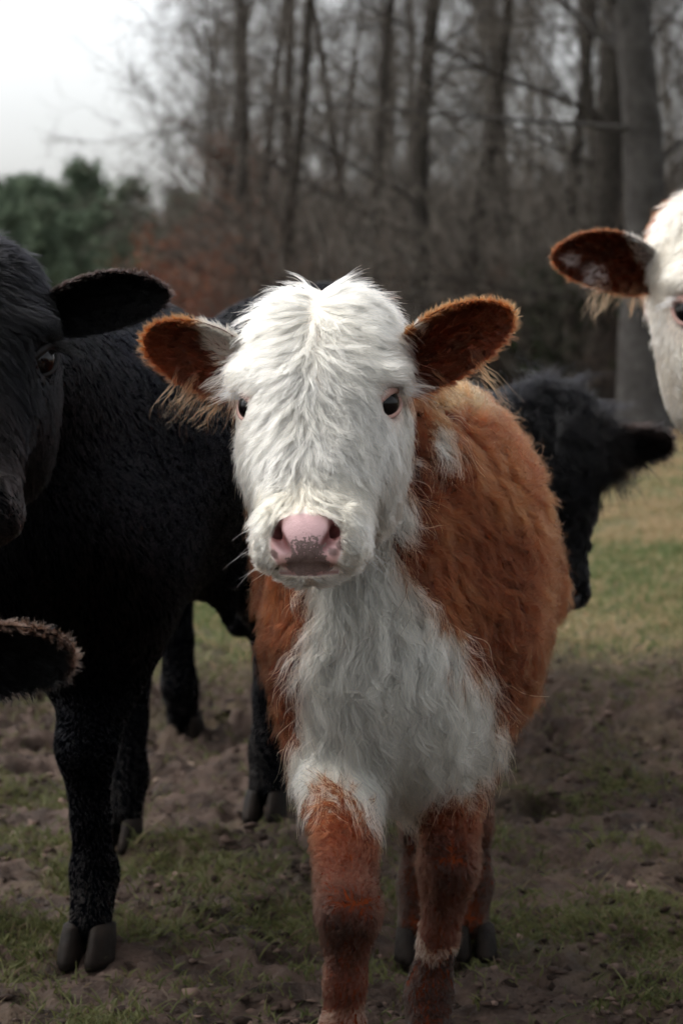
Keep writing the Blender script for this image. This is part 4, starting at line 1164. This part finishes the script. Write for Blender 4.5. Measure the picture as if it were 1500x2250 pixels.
    return build_cattle(dict(name="calf", base=(.09, 3.2, 0), label="russet and white calf with a woolly white face, facing the camera", cat="calf", head=Mh, scale=1.0, h=h, prims=prims,
        bounds=((-.22, 2.70, .02), (.46, 4.0, .98)), res=.0095, coat=coat, coat_hair=coat_hair, bfur=bfur, face=face, face_hair=face_hair, freckle=freckle, ears=ears,
        feet=[((fl_[0], fl_[1] - .03), 0), ((fr_[0], fr_[1] - .03), 0), ((hr_[0], hr_[1] - .03), 0), ((hl_[0], hl_[1] - .03), 0)],
        n_head=110000, n_body=185000, n_ear=15000, seg=7, whiskers=26, rad=.00029, hwander=.26, hcurl=.075, hfrizz=.055, hclump=.0045, hcstr=.6, bwander=.5, bfrizz=.10, bcurl=.13))
calf()

# ---------------------------------------------------------------- black cattle share one plain coat
def black_coat(tint=(1, 1, 1)):
    t = np.array(tint)
    def coat(p): return np.tile(BLACK * .8 * t, (len(p), 1))
    def hair(p): return lerp(lerp(BLACK * .8 * t, BLACK * 1.8 * t, vnoise(p, 8, 95) * .5 + .5), (.010, .0075, .006), sstep(.30, .08, p[:, 2] + vnoise(p, 14, 98) * .08) * .7)
    return coat, hair
def black_face(warm=0.0):
    def face(p, w):
        k = np.tile(BLACK * .8, (len(p), 1)); m = np.maximum(nose_mask(p), lip_mask(p)); return lerp(k, (.022, .020, .021), m)
    def hair(p, w):
        k = np.tile(BLACK * 1.1, (len(p), 1)); mz = sstep(-.05, -.12, p[:, 1]); return lerp(k, (.010, .0075, .007), mz * .8 * warm)
    return face, hair
def black_ear(brown=0.0):
    sk = lambda info: np.tile(BLACK * .8, (len(info), 1))
    def hair(si, ai, frt, rim, P): return lerp(np.tile(BLACK, (len(P), 1)), (.055, .030, .020), rim * brown)
    return sk, hair
def sleek(h, ax, long=.016):
    def bfur(P, N):
        D = np.stack([ax[0] * .6 + 0 * P[:, 0] + vnoise(P, 5, 96) * .2, ax[1] * .6 + vnoise(P, 5, 97) * .2, -.65 + 0 * P[:, 0]], 1)
        L = np.full(len(P), long); L = lerp1(L, long * .35, sstep(.55 * h, .35 * h, P[:, 2]))
        return D.astype(np.float32), L, np.full(len(P), .20), .0055, .03
    return bfur

def black_animal(name, label, cat, base, head, scale, h, front, rear, ztop, zbot, hw, neck_to, neck_r, feet, tops, bounds, ears, extra=(), knee=None, long=.016, warm=0.0, coat_tint=(1, 1, 1), **kw):
    ax = nrm(np.array([rear[0] - front[0], rear[1] - front[1]])); ang = math.atan2(-ax[0], ax[1])
    legs = [front_leg(feet[0], tops[0], h, knee, fwd=-ax), front_leg(feet[1], tops[1], h, fwd=-ax), hind_leg(feet[2], tops[2], h, ax), hind_leg(feet[3], tops[3], h, ax)]
    c, ch = black_coat(coat_tint); f, fh = black_face(warm)
    sp = dict(name=name, label=label, cat=cat, base=base, head=head, scale=scale, h=h, prims=body_prims(front, rear, ztop, zbot, hw, h, neck_to, neck_r, legs, extra), bounds=bounds,
        coat=c, coat_hair=ch, bfur=sleek(h, ax, long), face=f, face_hair=fh, ears=ears, feet=[((q[0] - ax[0] * .03, q[1] - ax[1] * .03), ang) for q in feet], lid=(.004, .0035, .0035), lash=(.004, .004, .004), rad=.00042, seg=5, res=.013, bcurl=.03, bfrizz=.05, bwander=.16, hclump=.004, hcurl=.03, hwander=.2)
    sp.update(kw); return build_cattle(sp)

bs, bh = black_ear(0.15)
def ear_pair(sk, hr, L=.014, width=.080, tipL=(-.214, .052, .086), tipR=(.214, .052, .086), fr=0, fcol=(.02, .015, .013), droop=0.0):
    return [dict(shape=dict(base=(-.078, .060, .050), tip=tipL, front=(-.15, -1, -.22), up_bulge=.012, width=width, droop=droop), skin=sk, hair=hr, len=L, fringe=fr, fcol=fcol),
            dict(shape=dict(base=(.078, .060, .050), tip=tipR, front=(.15, -1, -.22), up_bulge=.012, width=width, droop=droop), skin=sk, hair=hr, len=L, fringe=fr, fcol=fcol)]

# the heifer whose face is half cut by the frame
Mh = head_matrix(W(-72, 792, 3.05), 1.18, yaw=4, pitch=2)
kn = W(190, 1640, 3.58)
black_animal("heifer", "big black heifer looking out beside the white-faced calf, her ear spread", "heifer", (-.36, 4.1, 0), Mh, 1.18, 1.03,
    (-.40, 3.72), (-.24, 4.56), .965, .47, .225, tuple(W(-45, 800, 3.30)), .115,
    [(float(W(205, 2100, 3.58)[0]), 3.60), (-.60, 3.72), (float(W(275, 1850, 4.42)[0]), 4.42), (float(W(592, 1790, 4.72)[0]), 4.70)],
    [(-.33, 3.72), (-.56, 3.76), (-.36, 4.48), (-.14, 4.58)], ((-.95, 3.15, .02), (.15, 5.05, 1.12)),
    ear_pair(bs, bh, .014, .074, tipR=(.216, .045, .066), droop=0.0), knee=kn, n_head=50000, n_body=90000, n_ear=12000, warm=1.0, hlen=lambda p: head_length(p) * .55,
    extra=[('c', W(60, 1150, 3.50), W(150, 1250, 3.62), .16, .17, .10), ('c', (-.20, 4.05, .52), (-.19, 4.06, .455), .030, .012, .05)])

# the calf at the lower edge: only its ear reaches into the picture
Mh = head_matrix(W(-305, 1580, 2.45), 1.0, yaw=8, pitch=18, roll=4)
bs2, bh2 = black_ear(0.9)
black_animal("grazing_calf", "dark calf with lowered head, only its furry black-brown ear reaching into view", "calf", (-1.25, 3.0, 0), Mh, 1.0, .82,
    (-.98, 2.86), (-1.55, 3.12), .82, .40, .17, tuple(np.array(Mh @ Vector((0, .13, .03)))), .08,
    [(-.86, 2.75), (-.92, 2.98), (-1.52, 2.98), (-1.45, 3.26)], [(-.94, 2.76), (-.98, 2.98), (-1.54, 3.0), (-1.5, 3.24)], ((-1.9, 2.35, .02), (-.42, 3.6, .98)),
    ear_pair(bs2, bh2, .017, .100, tipR=(.214, .040, .062)), n_head=9000, n_body=12000, n_ear=15000, long=.022)

# the curly black calf behind
Mh = head_matrix(W(1206, 1066, 4.40), 1.02, yaw=9, pitch=24, roll=0)
curl_face, curl_hair = black_face(0.0)
black_animal("curly_calf", "black calf with a curly poll lowering its head behind the russet calf", "calf", (.24, 4.9, 0), Mh, 1.02, .86,
    (.215, 4.78), (.17, 5.38), .80, .42, .155, tuple(np.array(Mh @ Vector((0, .10, .03)))), .085,
    [(.15, 4.78), (.265, 4.80), (.10, 5.34), (.24, 5.36)], [(.14, 4.80), (.28, 4.80), (.10, 5.32), (.25, 5.32)], ((-.1, 4.15, .02), (.72, 5.75, 1.02)),
    ear_pair(bs, bh, .032, .080, tipR=(.232, .075, .040), fr=300), n_head=36000, n_body=36000, n_ear=11000, long=.028, bcurl=.1, bfrizz=.1, bwander=.4, hcurl=.26, hfrizz=.06, hwander=.9, hclump=.017, hcstr=.9, rad=.0006, coat_tint=(1.05, 1, 1),
    hlen=lambda p: head_length(p) * lerp1(.5, 2.0, sstep(.0, .06, p[:, 2])))

# the black cow farther back, mostly hidden
Mh = head_matrix((.06, 7.05, .70), 1.35, yaw=172, pitch=20)
black_animal("black_cow", "black cow farther back, her back showing between heifer and calf", "cow", (-.12, 6.0, 0), Mh, 1.35, 1.08,
    (.00, 6.45), (-.18, 5.75), 1.035, .50, .25, tuple(np.array(Mh @ Vector((0, .13, .03)))), .13,
    [(.12, 6.42), (-.10, 6.50), (float(W(395, 1630, 5.55)[0]), 5.60), (-.08, 5.62)], [(.10, 6.42), (-.08, 6.48), (-.30, 5.74), (-.08, 5.72)], ((-.75, 5.2, .02), (.55, 7.3, 1.18)),
    ear_pair(bs, bh, .012, .08), n_head=2500, n_body=32000, n_ear=800, long=.02, rad=.0007)

# ---------------------------------------------------------------- the red cow at the edge of the frame
def red_cow():
    s = 1.62; h = 1.28; Mh = head_matrix(W(1648, 662, 4.42), s, yaw=15, pitch=0, roll=-9)
    front, rear = (1.30, 5.05), (2.15, 6.0); ax = nrm(np.array([rear[0] - front[0], rear[1] - front[1]]))
    feet = [(1.22, 5.12), (1.45, 4.95), (2.0, 6.05), (2.3, 5.85)]; tops = [(1.15, 5.15), (1.45, 4.98), (2.0, 6.0), (2.28, 5.84)]
    legs = [front_leg(feet[0], tops[0], h), front_leg(feet[1], tops[1], h), hind_leg(feet[2], tops[2], h, ax), hind_leg(feet[3], tops[3], h, ax)]
    prims = body_prims(front, rear, 1.26, .58, .30, h, tuple(np.array(Mh @ Vector((0.02, .13, .01)))), .145, legs)
    wh = lambda p: (p[:, 1] < 4.85) & (p[:, 2] < 1.0)
    def coat(p): k = np.tile(RUSSET * .6, (len(p), 1)); k[wh(p)] = (.6, .5, .45); return k
    def coat_hair(p): k = lerp(RUSSET * .8, RUSSET * 1.2, vnoise(p, 7, 65) * .5 + .5); k[wh(p)] = WHITE * .9; return k
    def zone(p): return sstep(.0, .008, p[:, 1] - .080 + vnoise(p, 40, 81) * .010) * sstep(-.02, .03, p[:, 2])
    def face(p, w):
        k = np.tile(np.array([.50, .43, .37]), (len(p), 1)); k = lerp(k, RUSSET * .6, zone(p)); return lerp(k, (.55, .30, .28), nose_mask(p))
    def face_hair(p, w): return lerp(lerp(WHITE * .84, WHITE * [.78, .72, .64], vnoise(p, 40, 86) * .5 + .5), RUSSET, zone(p))
    sk = lambda info: np.tile(RUSSET * .4, (len(info), 1))
    def eh(si, ai, frt, rim, P):
        n = vnoise(P, 60, 91) * .5 + .5
        k = lerp(RUSSET * .8, RUSSET * 1.15, n); k = np.where(frt[:, None], lerp(UMBER * .8, RUSSET * .55, n), k); k = lerp(k, RUSSET * 1.35, rim * .8)
        e = sstep(.36, .26, si + .22 * (.9 - ai) * (ai > -.1) + (ai < -.1) * 1.0); k = lerp(k, WHITE * .93, e)
        b = np.where(frt, sstep(.15, .06, np.hypot((si - .55), (ai + .35) * .35)) + sstep(.13, .05, np.hypot((si - .80), (ai - .1) * .35)), 0); return lerp(k, (.6, .5, .46), np.clip(b, 0, 1) * .8)
    ears = ear_pair(sk, eh, .014, .078, tipL=(-.208, .055, .080), fr=110, fcol=(.14, .05, .018))
    def bfur(P, N):
        D = np.stack([.3 + 0 * P[:, 0], .4 + 0 * P[:, 0], -.75 + 0 * P[:, 0]], 1); return D.astype(np.float32), np.full(len(P), .022), np.full(len(P), .3), .012, .05
    return build_cattle(dict(name="red_cow", base=(1.7, 5.5, 0), label="white-faced red cow cut by the frame, only her ear and eye showing", cat="cow", head=Mh, scale=s, h=h, prims=prims,
        bounds=((.55, 4.3, .02), (2.75, 6.6, 1.42)), res=.018, coat=coat, coat_hair=coat_hair, bfur=bfur, face=face, face_hair=face_hair, ears=ears, feet=[((q[0] - ax[0] * .03, q[1] - ax[1] * .03), -.7) for q in feet],
        n_head=42000, n_body=16000, n_ear=11000, rad=.0005, seg=5, hlen=lambda p: head_length(p) * .75))
red_cow()
